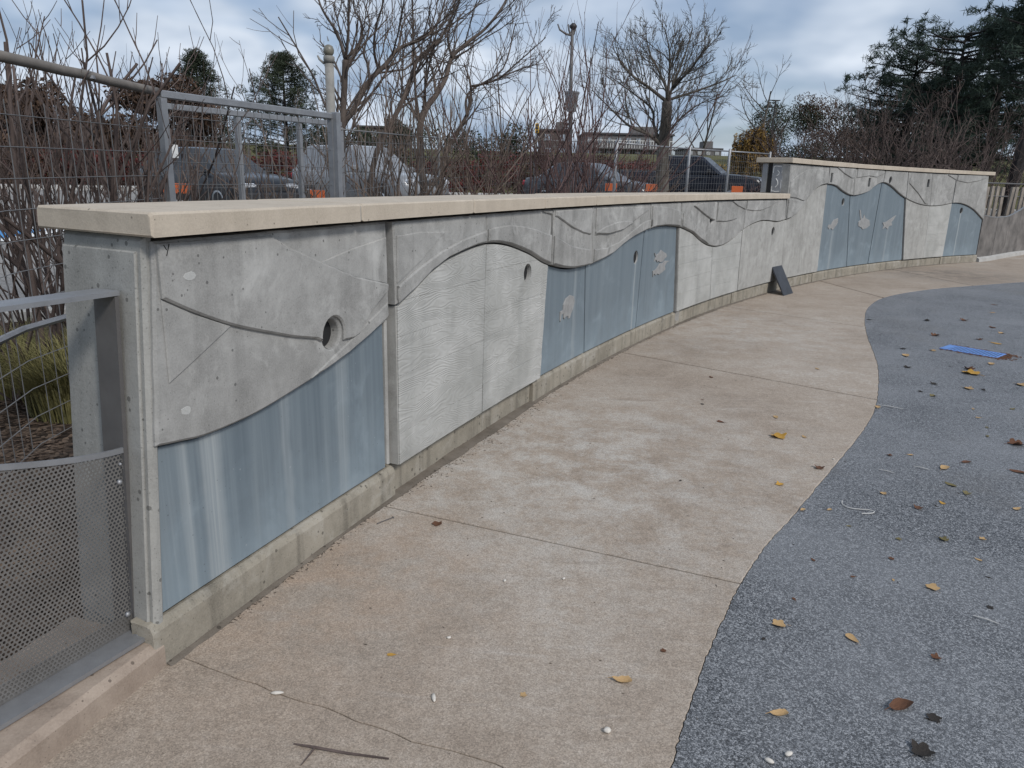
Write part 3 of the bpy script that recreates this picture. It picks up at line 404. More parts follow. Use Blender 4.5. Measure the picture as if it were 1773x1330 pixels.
def finish_wall_mesh(name, bm, mat, parent, lean=False):
    me = bpy.data.meshes.new(name)
    if lean:
        for v in bm.verts: v.co.x = lean_end(v.co.x, v.co.y, v.co.z)
    sz = [(v.co.x, v.co.y, v.co.z) for v in bm.verts]
    for v in bm.verts: v.co = Vector(wall_pt(v.co.x, v.co.y, v.co.z))
    bm.to_mesh(me); bm.free()
    at = me.attributes.new('sz', 'FLOAT_VECTOR', 'POINT'); at.data.foreach_set('vector', [c for p in sz for c in p])
    return link(name, me, mat, parent)
def cut_along(bm, step):
    xs = [v.co.x for v in bm.verts]; a, b = min(xs), max(xs); n = int((b-a)/step)
    for k in range(1, n+1):
        x = a+(b-a)*k/(n+1)
        bmesh.ops.bisect_plane(bm, geom=bm.verts[:]+bm.edges[:]+bm.faces[:], plane_co=(x, 0, 0), plane_no=(1, 0, 0), dist=1e-6)
def area(p): return 0.5*sum(p[i][0]*p[(i+1) % len(p)][1]-p[(i+1) % len(p)][0]*p[i][1] for i in range(len(p)))
def densify(p, step, jit, rng):
    out = []
    for i in range(len(p)):
        a, b = p[i], p[(i+1) % len(p)]; L = math.hypot(b[0]-a[0], b[1]-a[1]); n = max(1, int(L/step))
        for k in range(n):
            t = k/n; q = (a[0]+(b[0]-a[0])*t, a[1]+(b[1]-a[1])*t)
            out.append((q[0]+rng.uniform(-jit, jit), q[1]+rng.uniform(-jit, jit)) if k else q)
    return out
def inset(p, b):
    """offset a CCW loop inward by b (negative area loops, the holes, grow outward)"""
    n = len(p); out = []
    for i in range(n):
        a, c, e = p[i-1], p[i], p[(i+1) % n]
        d1 = (c[0]-a[0], c[1]-a[1]); d2 = (e[0]-c[0], e[1]-c[1]); l1 = math.hypot(*d1) or 1e-9; l2 = math.hypot(*d2) or 1e-9
        n1 = (-d1[1]/l1, d1[0]/l1); n2 = (-d2[1]/l2, d2[0]/l2); m = (n1[0]+n2[0], n1[1]+n2[1]); L2 = m[0]**2+m[1]**2
        k = 2*b/max(L2, 0.9); out.append((c[0]+m[0]*k, c[1]+m[1]*k))
    return out
def piece(name, outer, d0, d1, mat, parent, holes=(), b=0.005, jit=0.0012, step=0.05, cut=0.3, seed=0):
    rng = random.Random(seed+len(outer)*7+int(outer[0][0]*1000))
    if area(outer) < 0: outer = outer[::-1]
    loops = [densify(outer, step, jit, rng)]
    for hl in holes:
        loops.append(hl if area(hl) < 0 else hl[::-1])
    bm = bmesh.new(); fill = []
    for lp in loops:
        rings = [(lp, d0), (lp, d1-b), (inset(lp, b), d1)]
        vs = [[bm.verts.new((q[0], d, q[1])) for q in r] for r, d in rings]; n = len(lp)
        for k in range(2):
            for i in range(n):
                j = (i+1) % n; bm.faces.new((vs[k][i], vs[k][j], vs[k+1][j], vs[k+1][i]))
        for i in range(n):
            fill.append(bm.edges.get((vs[2][i], vs[2][(i+1) % n])))
    res = bmesh.ops.triangle_fill(bm, use_beauty=True, use_dissolve=False, edges=fill, normal=(0, 1, 0))
    bmesh.ops.recalc_face_normals(bm, faces=bm.faces[:])
    ff = [f for f in res['geom'] if isinstance(f, bmesh.types.BMFace)]
    if ff and sum(f.normal.y*f.calc_area() for f in ff) < 0:
        for f in bm.faces: f.normal_flip()
    cut_along(bm, cut)
    return finish_wall_mesh(name, bm, mat, parent)
def sweep(name, prof, s0, s1, mat, parent, step=0.25, end=0.004, jit=0.0, seed=1, lean=False):
    """closed profile [(d,z)] run along the wall from s0 to s1, chamfered ends"""
    rng = random.Random(seed+int(s0*991)); bm = bmesh.new(); cd = sum(p[0] for p in prof)/len(prof); cz = sum(p[1] for p in prof)/len(prof)
    n = max(1, int((s1-s0)/step)); ss = [s0]+[s0+end+(s1-s0-2*end)*k/n for k in range(n+1)]+[s1]
    rows = []
    for i, s in enumerate(ss):
        e = end if i in (0, len(ss)-1) else 0.0; row = []
        for d, z in prof:
            dd = d-math.copysign(min(e, abs(d-cd)), d-cd); zz = z-math.copysign(min(e, abs(z-cz)), z-cz)
            row.append(bm.verts.new((s, dd+rng.uniform(-jit, jit), zz+rng.uniform(-jit, jit))))
        rows.append(row)
    m = len(prof)
    for a, b in zip(rows, rows[1:]):
        for i in range(m):
            j = (i+1) % m; bm.faces.new((a[i], a[j], b[j], b[i]))
    bm.faces.new(rows[0][::-1]); bm.faces.new(rows[-1]); bmesh.ops.recalc_face_normals(bm, faces=bm.faces[:])
    return finish_wall_mesh(name, bm, mat, parent, lean)
def lerp_curve(c, s):
    if s <= c[0][0]: return c[0][1]
    for (a, za), (b, zb) in zip(c, c[1:]):
        if s <= b: return za+(zb-za)*(s-a)/max(b-a, 1e-9)
    return c[-1][1]
def smooth_curve(c, n=6):
    out = []
    for i in range(len(c)-1):
        p0, p1, p2, p3 = c[max(i-1, 0)], c[i], c[i+1], c[min(i+2, len(c)-1)]
        for k in range(n):
            t = k/n; t2, t3 = t*t, t*t*t
            out.append(tuple(0.5*((2*p1[j])+(-p0[j]+p2[j])*t+(2*p0[j]-5*p1[j]+4*p2[j]-p3[j])*t2+(-p0[j]+3*p1[j]-3*p2[j]+p3[j])*t3) for j in range(len(c[0]))))
    out.append(c[-1]); return out
def clip_s(poly, s0, s1):
    for lim, sg in ((s0, 1), (s1, -1)):
        out = []
        for i in range(len(poly)):
            a, b = poly[i], poly[(i+1) % len(poly)]; ia = sg*(a[0]-lim) >= 0; ib = sg*(b[0]-lim) >= 0
            if ia: out.append(a)
            if ia != ib:
                t = (lim-a[0])/(b[0]-a[0]); out.append((lim, a[1]+(b[1]-a[1])*t))
        poly = out
        if len(poly) < 3: return []
    return poly
def circle(c, r, n=28): return [(c[0]+r*math.cos(2*math.pi*k/n), c[1]+r*math.sin(2*math.pi*k/n)) for k in range(n)]

# ---------------------------------------------------------------- the wall
Z_PL, Z_LOW, Z_HIGH = 0.157, 1.317, 1.800
wave = {'A': smooth_curve(WAVE_A), 'B': smooth_curve(WAVE_B), 'C': smooth_curve(WAVE_C), 'D': smooth_curve(WAVE_D)}
S_STEP = 10.17
low = thing('wall_relief', wall_pt(0, 0, 0), 'long low curved concrete wall with wave relief, blue panels and tan coping', 'wall')
high = thing('wall_relief', wall_pt(S_STEP, 0, 0), 'taller far section of the curved concrete wall with blue fish panels', 'wall')
def wall_of(s): return low if s < S_STEP-0.1 else high
sweep('wall_core', [(-0.085, 0.0), (-0.085, 1.316), (-0.38, 1.316), (-0.38, 0.0)], -0.038, S_STEP-0.03, M['concrete_core'], low, 0.25, 0.004, 0.0, 1, True)
sweep('wall_core', [(-0.085, 0.0), (-0.085, 1.799), (-0.38, 1.799), (-0.38, 0.0)], S_STEP-0.02, 18.285, M['concrete_core'], high, 0.25)
# end pier of the low wall, its recessed end face standing in a raised frame
sweep('end_pier', [(-0.004, 0.0), (-0.004, 1.315), (-0.385, 1.315), (-0.385, 0.0)], -0.080, -0.040, M['concrete_core'], low, 0.05, 0.012, 0.0008, 1, True)
def end_face(name, d0, d1, z0, z1, s0, s1, mat, parent):
    return sweep(name, [(d0, z0), (d0, z1), (d1, z1), (d1, z0)], s0, s1, mat, parent, 0.1, 0.004, 0.0, 1, True)
end_face('end_panel', -0.030, -0.375, 0.10, 1.275, -0.088, -0.075, M['concrete_core'], low)

# section offsets: each run of panels stands a little further out or back than its neighbour
UP = [  # joint index, front offset d, wave, name of top
    (0, 0.012, 'A'), (1, 0.034, 'B'), (2, 0.030, 'B'), (3, 0.040, 'C'), (4, 0.036, 'C'), (5, 0.038, 'C'), (6, 0.036, 'C'), (7, 0.032, 'C'), (8, 0.034, 'C'),
    (9, 0.030, 'D'), (10, 0.036, 'D'), (11, 0.034, 'D'), (12, 0.037, 'D'), (13, 0.034, 'D'), (14, 0.032, 'D'), (15, 0.035, 'D')]
GAP = [0.006, 0.013, 0.007, 0.012, 0.009, 0.010, 0.013, 0.005, 0.012, 0.014, 0.013, 0.012, 0.012, 0.017, 0.006, 0.015, 0.004]
hole_r = 0.060
up_obj = []
for k, d, w in UP:
    (aT, aB), (bT, bB) = UP_J[k], UP_J[k+1]
    aT += GAP[k]; aB += GAP[k]; bT -= GAP[k+1]; bB -= GAP[k+1]
    if k == 0: aT, aB = 0.060, -0.002
    ztop = Z_LOW-0.002 if k < 9 else Z_HIGH-0.002
    if k == 15: bB = 18.262
    poly = [(aT, ztop-0.012), (aB, lerp_curve(wave[w], aB)+0.004)]
    poly += [(s, z+0.004) for s, z in wave[w] if aB+0.01 < s < bB-0.01]
    poly += [(bB, lerp_curve(wave[w], bB)+0.004), (bT, ztop-0.012)]
    hs = [circle(h, hole_r) for h in HOLES if aT < h[0] < bT and h[1]-0.05 > lerp_curve(wave[w], h[0])]
    for sl in SLOTS:
        if aT < sl[0] < bT: hs.append([(sl[0]-0.045, sl[1]-0.07), (sl[0]+0.045, sl[1]-0.07), (sl[0]+0.045, sl[1]+0.07), (sl[0]-0.045, sl[1]+0.07)])
    o = piece('wave_panel', poly, -0.088, d, M['concrete_relief'], wall_of(aT+0.2), hs, 0.008, 0.0015, 0.05 if k < 4 else 0.1)
    up_obj.append((o, aT, bT, aB, bB, d, w, hs))
# raised shapes of the relief, each a slab of its own on its panel
for nm, (h, poly) in RELIEF.items():
    if nm == 'fin': poly = poly[:1]+smooth_curve(poly[1:9], 4)+poly[9:]
    for o, aT, bT, aB, bB, d, w, hs in up_obj:
        p = clip_s(poly, max(aT, aB)+0.004, min(bT, bB)-0.004)
        if not p or max(q[0] for q in p)-min(q[0] for q in p) < 0.03: continue
        if w in 'D': p = [(s, min(z, Z_HIGH-0.012)) for s, z in p]
        else: p = [(s, min(z, Z_LOW-0.020)) for s, z in p]
        p = [(s, max(z, lerp_curve(wave[w], s)+0.012)) for s, z in p]
        q = [p[0]]
        for v in p[1:]:
            if math.hypot(v[0]-q[-1][0], v[1]-q[-1][1]) > 0.004: q.append(v)
        if len(q) > 3 and math.hypot(q[0][0]-q[-1][0], q[0][1]-q[-1][1]) < 0.004: q.pop()
        if len(q) < 3 or abs(area(q)) < 0.002: continue
        cut = []
        if nm == 'fin':      # the big shape is notched round the near porthole
            hc = HOLES[0]; n0 = len(q); qq = []
            if area(q) < 0: q = q[::-1]
            inside = [math.hypot(v[0]-hc[0], v[1]-hc[1]) < hole_r+0.012 for v in q]
            bot = [v for v in q]
            arc = [(hc[0]+(hole_r+0.012)*math.cos(t), hc[1]+(hole_r+0.012)*math.sin(t)) for t in [math.pi*1.06-k*math.pi*1.12/14 for k in range(15)]]
            done = False
            for i in range(n0):
                a, b = q[i], q[(i+1) % n0]
                if not inside[i]: qq.append(a)
                if not done and b[0] > a[0] and a[0] <= hc[0] < b[0] and a[1] < 0.95 and b[1] < 0.95:
                    while qq and qq[-1][0] > arc[0][0] and qq[-1][1] < 0.95: qq.pop()
                    qq += arc; done = True
                    skip_to = arc[-1][0]
            q = [v for i, v in enumerate(qq)]
        h2 = h*1.2; piece('raised_relief', q, d-0.01, d+h2, M['concrete_relief'], o, (), min(0.007, h2*0.6), 0.001, 0.05 if aT < 4 else 0.12)
# lower panels between plinth and wave
LO = [('blue', 0, -0.016, 'A', 0.006, 0.020), ('wood', 1, 0.030, 'B', 0.016, 0.004), ('wood', 2, 0.027, 'B', 0.004, 0.004), ('blue', 3, 0.004, 'C', 0.003, 0.010), ('blue', 4, 0.004, 'C', 0.010, 0.011), ('blue', 5, 0.003, 'C', 0.011, 0.020),
      ('wood', 6, 0.026, 'C', 0.018, 0.005), ('wood', 7, 0.025, 'C', 0.005, 0.011), ('smooth', 8, 0.024, 'C', 0.011, 0.013), ('smooth', 9, 0.018, 'D', 0.008, 0.002), ('smooth', 10, 0.017, 'D', 0.002, 0.002),
      ('blue', 11, 0.004, 'D', 0.003, 0.013), ('blue', 12, 0.003, 'D', 0.013, 0.013), ('blue', 13, 0.004, 'D', 0.013, 0.020), ('smooth', 14, 0.024, 'D', 0.016, 0.003), ('wood', 15, 0.021, 'D', 0.002, 0.003), ('blue', 16, 0.004, 'D', 0.003, 0.006)]
blues = []
for kind, k, d, w, ga, gb in LO:
    (aT, aB), (bT, bB) = LO_J[k], LO_J[k+1]
    aT += ga; aB += ga; bT -= gb; bB -= gb
    if k == 0: aT, aB = 0.012, -0.030
    if k == 0: bT, bB = 1.318, 1.318
    if k == 1: aT, aB = 1.372, 1.374
    if k == 16: bT, bB = 18.255, 18.275
    top = lambda s: lerp_curve(wave[w], s)-0.006
    zb = Z_PL+0.006
    poly = [(aB, zb), (bB, zb), (bT, top(bT))]
    poly += [(s, z-0.006) for s, z in reversed(wave[w]) if aT+0.01 < s < bT-0.01]+[(aT, top(aT))]
    par = wall_of((aT+bT)/2)
    hs = [circle(h, hole_r) for h in HOLES if aT+0.05 < h[0] < bT-0.05 and h[1]+0.05 < lerp_curve(wave[w], h[0])]
    if kind == 'wood':
        pan = piece('wood_grain_panel', poly, -0.088, d-0.006, M['concrete_smooth'], par, hs, 0.003, 0.0006, 0.06 if k < 4 else 0.15)
        # the panel shows the imprint of formwork boards, each board a strip with its own level
        zs = [zb]; rng = random.Random(40+k); zt = max(z for s, z in poly)
        while zs[-1] < zt-0.10:
            nz = zs[-1]+rng.uniform(0.13, 0.19)
            for h in hs:
                h0, h1 = min(v[1] for v in h)-0.012, max(v[1] for v in h)+0.012
                if h0 < nz < h1: nz = h1
            zs.append(nz)
        zs[-1] = zt+0.01
        for i in range(len(zs)-1):
            def clip_z(pl, lim, sg):
                out = []
                for a, b in zip(pl, pl[1:]+pl[:1]):
                    ia = sg*(a[1]-lim) >= 0; ib = sg*(b[1]-lim) >= 0
                    if ia: out.append(a)
                    if ia != ib:
                        t = (lim-a[1])/(b[1]-a[1]); out.append((a[0]+(b[0]-a[0])*t, lim))
                return out
            shr = [(min(max(s, min(aT, aB)+0.002), max(bT, bB)-0.002), z) for s, z in poly]
            shr = [(s+(0.002 if s < (aT+bT)/2 else -0.002), z-0.002 if z > zb+0.05 else z+0.002) for s, z in shr]
            q = clip_z(clip_z(shr, zs[i]+0.0005, 1), zs[i+1]-0.0005, -1)
            r = []
            for v in q:
                if not r or math.hypot(v[0]-r[-1][0], v[1]-r[-1][1]) > 0.004: r.append(v)
            if len(r) > 3 and math.hypot(r[0][0]-r[-1][0], r[0][1]-r[-1][1]) < 0.004: r.pop()
            if len(r) < 3 or abs(area(r)) < 0.004: continue
            bh = [h for h in hs if True]
            hole_in = []
            for h in hs:
                hz0, hz1 = min(v[1] for v in h), max(v[1] for v in h)
                if hz0 > zs[i]+0.005 and hz1 < zs[i+1]-0.005: hole_in.append(h)
            clash = [h for h in hs if h not in hole_in and max(v[1] for v in h) > zs[i] and min(v[1] for v in h) < zs[i+1]]
            if clash:                     # board cut by the porthole: split it into the two sides of the hole
                h = clash[0]; h0, h1 = min(v[0] for v in h)-0.004, max(v[0] for v in h)+0.004
                for lo_, hi_ in ((-9, h0), (h1, 99)):
                    rr = clip_s(r, lo_, hi_)
                    if rr and abs(area(rr)) > 0.004: piece('board_imprint', rr, d-0.012, d+rng.uniform(-0.0015, 0.0015), M['wood_imprint'], pan, (), 0.002, 0.0004, 0.12)
            else:
                piece('board_imprint', r, d-0.012, d+rng.uniform(-0.0016, 0.0016), M['wood_imprint'], pan, hole_in, 0.0012, 0.0004, 0.12)
    else:
        mt = M['blue_panel'] if kind == 'blue' else M['concrete_smooth']
        pan = piece('blue_panel' if kind == 'blue' else 'smooth_panel', poly, -0.088, d, mt, par, hs, 0.003, 0.0005, 0.08 if k < 4 else 0.2)
        if kind == 'blue': blues.append((pan, min(aT, aB), max(bT, bB), d))
# pale edge strip beside the near blue panel
sweep('edge_strip', [(-0.088, Z_PL+0.02), (-0.088, 0.868), (-0.006, 0.868), (-0.006, Z_PL+0.02)], 1.3215, 1.343, M['concrete_smooth'], low, 0.05, 0.004)
sweep('joint_filler', [(-0.088, 0.16), (-0.088, 1.30), (-0.055, 1.30), (-0.055, 0.16)], 1.3445, 1.371, M['sealant'], low, 0.05, 0.001)
# two pale mortar patches and a pencilled tick on the near wave panel
near = up_obj[0][0]
fin_front = UP[0][1]+RELIEF['fin'][0]*1.2
for (cs, cz_), front in (((0.168, 1.196), fin_front), ((0.122, 0.790), UP[0][1])):
    rp = random.Random(int(cz_*100)); piece('repair_patch', [(cs+0.022*math.cos(a)*rp.uniform(0.8, 1.2), cz_+0.014*math.sin(a)*rp.uniform(0.8, 1.2)) for a in [k*math.pi/5 for k in range(10)]], front-0.004, front+0.0012, M['patch_mortar'], near, (), 0.0008, 0.0, 0.2)
mb = MB()
for a, b in (((0.081, 1.2925), (0.090, 1.279)), ((0.101, 1.2955), (0.088, 1.262))): mb.tube([wall_pt(a[0], fin_front+0.0005, a[1]), wall_pt(b[0], fin_front+0.0005, b[1])], 0.0016, 4)
mb.build('pencil_mark', M['dark_void'], near)
# fish set into the blue panels
for key, poly in FISH.items():
    c = sum(p[0] for p in poly)/len(poly)
    for pan, a, b, d in blues:
        if a-0.02 <= c <= b+0.02:
            o = piece('fish_inlay', poly, d-0.01, d+0.009, M['fish_inlay'], pan, (), 0.002, 0.0, 0.2); break
# portholes: ring lining and a near-black disc painted for the dark inside
for i, h in enumerate(HOLES):
    par = wall_of(h[0]); bm = bmesh.new(); n = 28; rows = []
    front = {0: 0.010, 1: 0.022, 2: 0.002, 3: 0.034, 4: 0.021, 5: 0.028, 6: 0.002, 7: 0.036, 8: 0.002}[i]
    dep = 0.038 if i == 0 else (0.024 if i == 1 else 0.014)
    for r, d in ((0.0595, front-0.003), (0.0575, front-0.007), (0.055, front-dep), (0.0555, front-dep-0.003)):
        rows.append([bm.verts.new((q[0], d, q[1])) for q in circle(h, r, n)])
    for a, b in zip(rows, rows[1:]):
        for k in range(n): bm.faces.new((a[k], a[(k+1) % n], b[(k+1) % n], b[k]))
    ring = finish_wall_mesh('porthole', bm, M['concrete_relief'], par); bm = bmesh.new()
    bm.faces.new([bm.verts.new((q[0], front-dep-0.001, q[1])) for q in circle(h, 0.0554, n)]); finish_wall_mesh('porthole_shade', bm, M['dark_void'], ring)
for sl in SLOTS:
    sweep('fixing_slot', [(-0.086, sl[1]-0.068), (-0.086, sl[1]+0.068), (-0.03, sl[1]+0.068), (-0.03, sl[1]-0.068)], sl[0]-0.043, sl[0]+0.043, M['sealant'], high, 0.1, 0.002)
# plinth blocks
pl_d = [0.004, -0.022, 0.003, 0.000, 0.002, -0.012, -0.010, 0.0, -0.004, 0.004, 0.003, 0.004, -0.008, -0.008, 0.003]
for k in range(len(PLINTH_J)-1):
    a, b = PLINTH_J[k]+0.003, PLINTH_J[k+1]-0.003; d = pl_d[k]
    if k == 0: a = -0.085
    if b > S_STEP > a: b = max(b, S_STEP)
    sweep('plinth_block', [(-0.086, -0.03), (d, -0.03), (d, Z_PL-0.03), (d-0.008, Z_PL-0.012), (d-0.022, Z_PL-0.004), (-0.086, Z_PL-0.002)], a, b, M['concrete_plinth'], low if (a+b)/2 < 10.2 else high, 0.25, 0.003, 0.0006)
# dirt washed up against the plinth foot, its colour lowered for contact shade
fv, ff_ = [], []; NF = 900
for i in range(NF+1):
    s_ = -0.05+18.2*i/NF; n_ = mnoise.noise(Vector((s_*1.7, 3.1, 0)))*0.5+mnoise.noise(Vector((s_*6.0, 7.7, 0)))*0.35+mnoise.noise(Vector((s_*21, 1.3, 0)))*0.25
    wdt = max(0.004, 0.020+0.022*n_+(0.028*max(0.0, 1-abs(s_-2.4)/1.3))); hgt = max(0.002, 0.007+0.007*n_)
    for d_, z_ in ((-0.03, hgt*1.2), (0.006, hgt), (0.006+wdt*0.5, hgt*0.5), (0.006+wdt, -0.001)): fv.append(wall_pt(s_, d_, z_))
for i in range(NF):
    for k in range(3): a = i*4+k; ff_.append((a, a+1, a+5, a+4))
fo = mesh('dirt_shade_fillet', fv, ff_, M['dirt_shade_fillet'], None, True); tag(fo, 'grey brown dirt strip darkened with painted shade along the foot of the wall', 'dirt', None, 'stuff')
at_ = fo.data.attributes.new('sz', 'FLOAT_VECTOR', 'POINT'); at_.data.foreach_set('vector', [c for p_ in fv for c in p_])
# coping stones
def coping(js, z0, z1, wall, first, last, zj=0.0015):
    js = [first]+js[1:-1]+[last]; rng = random.Random(5)
    for k in range(len(js)-1):
        a, b = js[k]+0.0045, js[k+1]-0.0045; dz = rng.uniform(-zj, zj); dd = rng.uniform(-0.002, 0.002); f_, r_ = 0.062+dd, -0.465+dd; c = 0.007
        sweep('coping_stone', [(f_, z0), (f_, z1-c+dz), (f_-c, z1+dz), (r_+c, z1+dz), (r_, z1-c+dz), (r_, z0), (r_+0.03, z0), (f_-0.012, z0)], a, b, M['coping_stone'], wall, 0.22, 0.006, 0.0006, 3+k, z1 < 1.5 and k == 0)
        if k: sweep('mortar_joint', [(f_-0.007, z0+0.003), (f_-0.007, z1-0.008), (r_+0.007, z1-0.008), (r_+0.007, z0+0.003)], js[k]-0.006, js[k]+0.006, M['concrete_core'], wall, 0.1, 0.0005)
coping(COP_LOW, 1.319, 1.386, low, -0.113, 10.16)
coping(COP_HIGH, 1.802, 1.868, high, 10.085, 18.345)
# end of the tall section above the low coping: black strip painting a slot's shade, scribbled plate
sweep('end_slot_shade', [(-0.235, 1.39), (-0.235, 1.797), (-0.29, 1.797), (-0.29, 1.39)], S_STEP-0.030, S_STEP-0.0215, M['dark_void'], high, 0.05, 0.001)
pl_ = sweep('end_plate', [(-0.075, 1.392), (-0.075, 1.775), (-0.225, 1.775), (-0.225, 1.392)], S_STEP-0.034, S_STEP-0.0215, M['galvanised'], high, 0.05, 0.002)
sweep('end_plate', [(-0.30, 1.392), (-0.30, 1.79), (-0.375, 1.79), (-0.375, 1.392)], S_STEP-0.034, S_STEP-0.0215, M['galvanised'], high, 0.05, 0.002)
def scribble(pts, w=0.008):
    mb = MB()
    for (d0, z0), (d1, z1) in zip(pts, pts[1:]): mb.tube([wall_pt(S_STEP-0.034, d0, z0), wall_pt(S_STEP-0.034, d1, z1)], w*0.5, 5)
    return mb.build('painted_mark', M['white_paint'], pl_)
scribble([(-0.155, 1.70), (-0.128, 1.675), (-0.132, 1.640), (-0.160, 1.625)], 0.012); scribble([(-0.165, 1.585), (-0.140, 1.555), (-0.130, 1.515), (-0.145, 1.485), (-0.165, 1.465)], 0.012)
scribble([(-0.212, 1.66), (-0.212, 1.745), (-0.185, 1.757), (-0.10, 1.750)], 0.010); scribble([(-0.088, 1.745), (-0.09, 1.66)], 0.008); scribble([(-0.213, 1.48), (-0.212, 1.415), (-0.15, 1.408), (-0.10, 1.412)], 0.008); scribble([(-0.090, 1.57), (-0.089, 1.45)], 0.006)

# ---------------------------------------------------------------- ground: paving, rubber surface, land behind the wall
def poly_sheet(name, loops_xy, z, mat, parent=None):
    bm = bmesh.new(); es = []
    for lp in loops_xy:
        vs = [bm.verts.new((x, y, z)) for x, y in lp]
        es += [bm.edges.new((vs[i], vs[(i+1) % len(vs)])) for i in range(len(vs))]
    bmesh.ops.triangle_fill(bm, use_beauty=True, edges=es, normal=(0, 0, 1))
    for f in bm.faces:
        f.normal_update()
        if f.normal.z < 0: f.normal_flip()
    me = bpy.data.meshes.new(name); bm.to_mesh(me); bm.free(); return link(name, me, mat, parent)
def slab(name, poly, z0, z1, mat, parent, b=0.005):
    if area(poly) < 0: poly = poly[::-1]
    bm = bmesh.new(); rings = [(poly, z0), (poly, z1-b), (inset(poly, b), z1)]; n = len(poly)
    vs = [[bm.verts.new((x, y, z)) for x, y in r] for r, z in rings]
    for k in range(2):
        for i in range(n): bm.faces.new((vs[k][i], vs[k][(i+1) % n], vs[k+1][(i+1) % n], vs[k+1][i]))
    es = [bm.edges.get((vs[2][i], vs[2][(i+1) % n])) for i in range(n)]
    bmesh.ops.triangle_fill(bm, use_beauty=True, edges=es, normal=(0, 0, 1)); bmesh.ops.recalc_face_normals(bm, faces=bm.faces[:])
    if sum(f.normal.z*f.calc_area() for f in bm.faces if abs(f.normal.z) > 0.9) < 0:
        for f in bm.faces: f.normal_flip()
    me = bpy.data.meshes.new(name); bm.to_mesh(me); bm.free(); return link(name, me, mat, parent)
edge = smooth_curve([(0.26, 1.0), (0.02, -0.2), (-0.1, -3.0)][::-1]+EDGE[0:]+[(10.6, 13.75), (14.0, 15.3), (22.0, 19.0)], 14)
_er = random.Random(9); edge = [(x+_er.uniform(-0.003, 0.003), y+_er.uniform(-0.003, 0.003)) for x, y in edge]
left_line = [(-2.4, -3.0), (-1.62, 0.2), (-1.30, 1.2)]+[wall_pt(s, -0.05)[:2] for s in [x*0.25 for x in range(0, 74)]]+[(11.2, 17.6), (13.6, 19.6), (22.0, 25.5)]
base = poly_sheet('path', [left_line+edge[::-1]], -0.028, M['dirt_crumb']); tag(base, kind='structure')
def nearest(line, p): return min(range(len(line)), key=lambda i: (line[i][0]-p[0])**2+(line[i][1]-p[1])**2)
def wiggle(a, b, amp, seed, n=26):
    rng = random.Random(seed); out = []; o = 0.0
    L = math.hypot(b[0]-a[0], b[1]-a[1]); nx, ny = -(b[1]-a[1])/L, (b[0]-a[0])/L
    for k in range(n+1):
        t = k/n; o = o*0.8+rng.uniform(-amp, amp); e = min(1, 6*t, 6*(1-t))
        out.append((a[0]+(b[0]-a[0])*t+nx*o*e, a[1]+(b[1]-a[1])*t+ny*o*e))
    return out
joints = []
for k, (a, b) in enumerate(PATH_J):
    ia, ib = nearest(left_line, a), nearest(edge, b); amp = 0.012 if k == 0 else 0.0012
    joints.append((ia, ib, wiggle(left_line[ia], edge[ib], amp, k)))
cuts = [(0, 0, None)]+joints+[(len(left_line)-1, len(edge)-1, None)]
def shift(line, off):
    out = []
    for i, p in enumerate(line):
        a, b = line[max(i-1, 0)], line[min(i+1, len(line)-1)]; L = math.hypot(b[0]-a[0], b[1]-a[1]) or 1
        out.append((p[0]-(b[1]-a[1])/L*off, p[1]+(b[0]-a[0])/L*off))
    return out
for k in range(len(cuts)-1):
    ia, ib, j0 = cuts[k]; ja, jb, j1 = cuts[k+1]
    gj = lambda m_: 0.0016 if m_ == 0 else (0.0065 if m_ == 1 else 0.011); g0 = gj(k-1); g1 = gj(k)
    lo_ = shift(j0, g0) if j0 else [left_line[0], edge[0]]; hi_ = shift(j1, -g1) if j1 else [left_line[-1], edge[-1]]
    poly = lo_+edge[ib+1:jb]+hi_[::-1]+left_line[ia+1:ja][::-1]
    q = [poly[0]]
    for v in poly[1:]:
        if math.hypot(v[0]-q[-1][0], v[1]-q[-1][1]) > 0.002: q.append(v)
    slab('paving_slab', q, -0.10, 0.0, M['paving_concrete'], base, 0.0022 if k < 2 else 0.004)
rub = [(x+0.003, y-0.001) for x, y in edge]
tag(poly_sheet('rubber_surface', [rub+[(60, 22), (60, -20), (-0.1, -20)]], -0.003, M['rubber_granules']), kind='structure')
tag(poly_sheet('ground', [[(-900, -900), (900, -900), (900, 1500), (-900, 1500)]], -0.16, M['turf']), kind='structure')
def smoothstep(a, b, x):
    t = max(0.0, min(1.0, (x-a)/(b-a))); return t*t*(3-2*t)
def land(x, y):
    r = math.hypot(x, y)
    z = 0.02+0.06*smoothstep(2.5, 6, r)+0.44*smoothstep(6.5, 19, r)+0.12*smoothstep(18, 32, r)+3.4*smoothstep(38, 78, r)
    return z
def r_inner(az):
    # first ring of the land: just inside the back of the wall
    best = None
    for s in [x*0.05 for x in range(-2, 368)]:
        p = wall_pt(s, -0.30); a = math.atan2(p[0], p[1])
        if best is None or abs(a-az) < best[0]: best = (abs(a-az), math.hypot(p[0], p[1]))
    lo_az = math.atan2(*wall_pt(-0.04, -0.30)[:2]); hi_az = math.atan2(*wall_pt(18.3, -0.3)[:2])
    if az < lo_az: return 2.15-0.35*min(1, (lo_az-az)/0.3)
    if az > hi_az: return 19.3+(az-hi_az)*82
    return best[1]
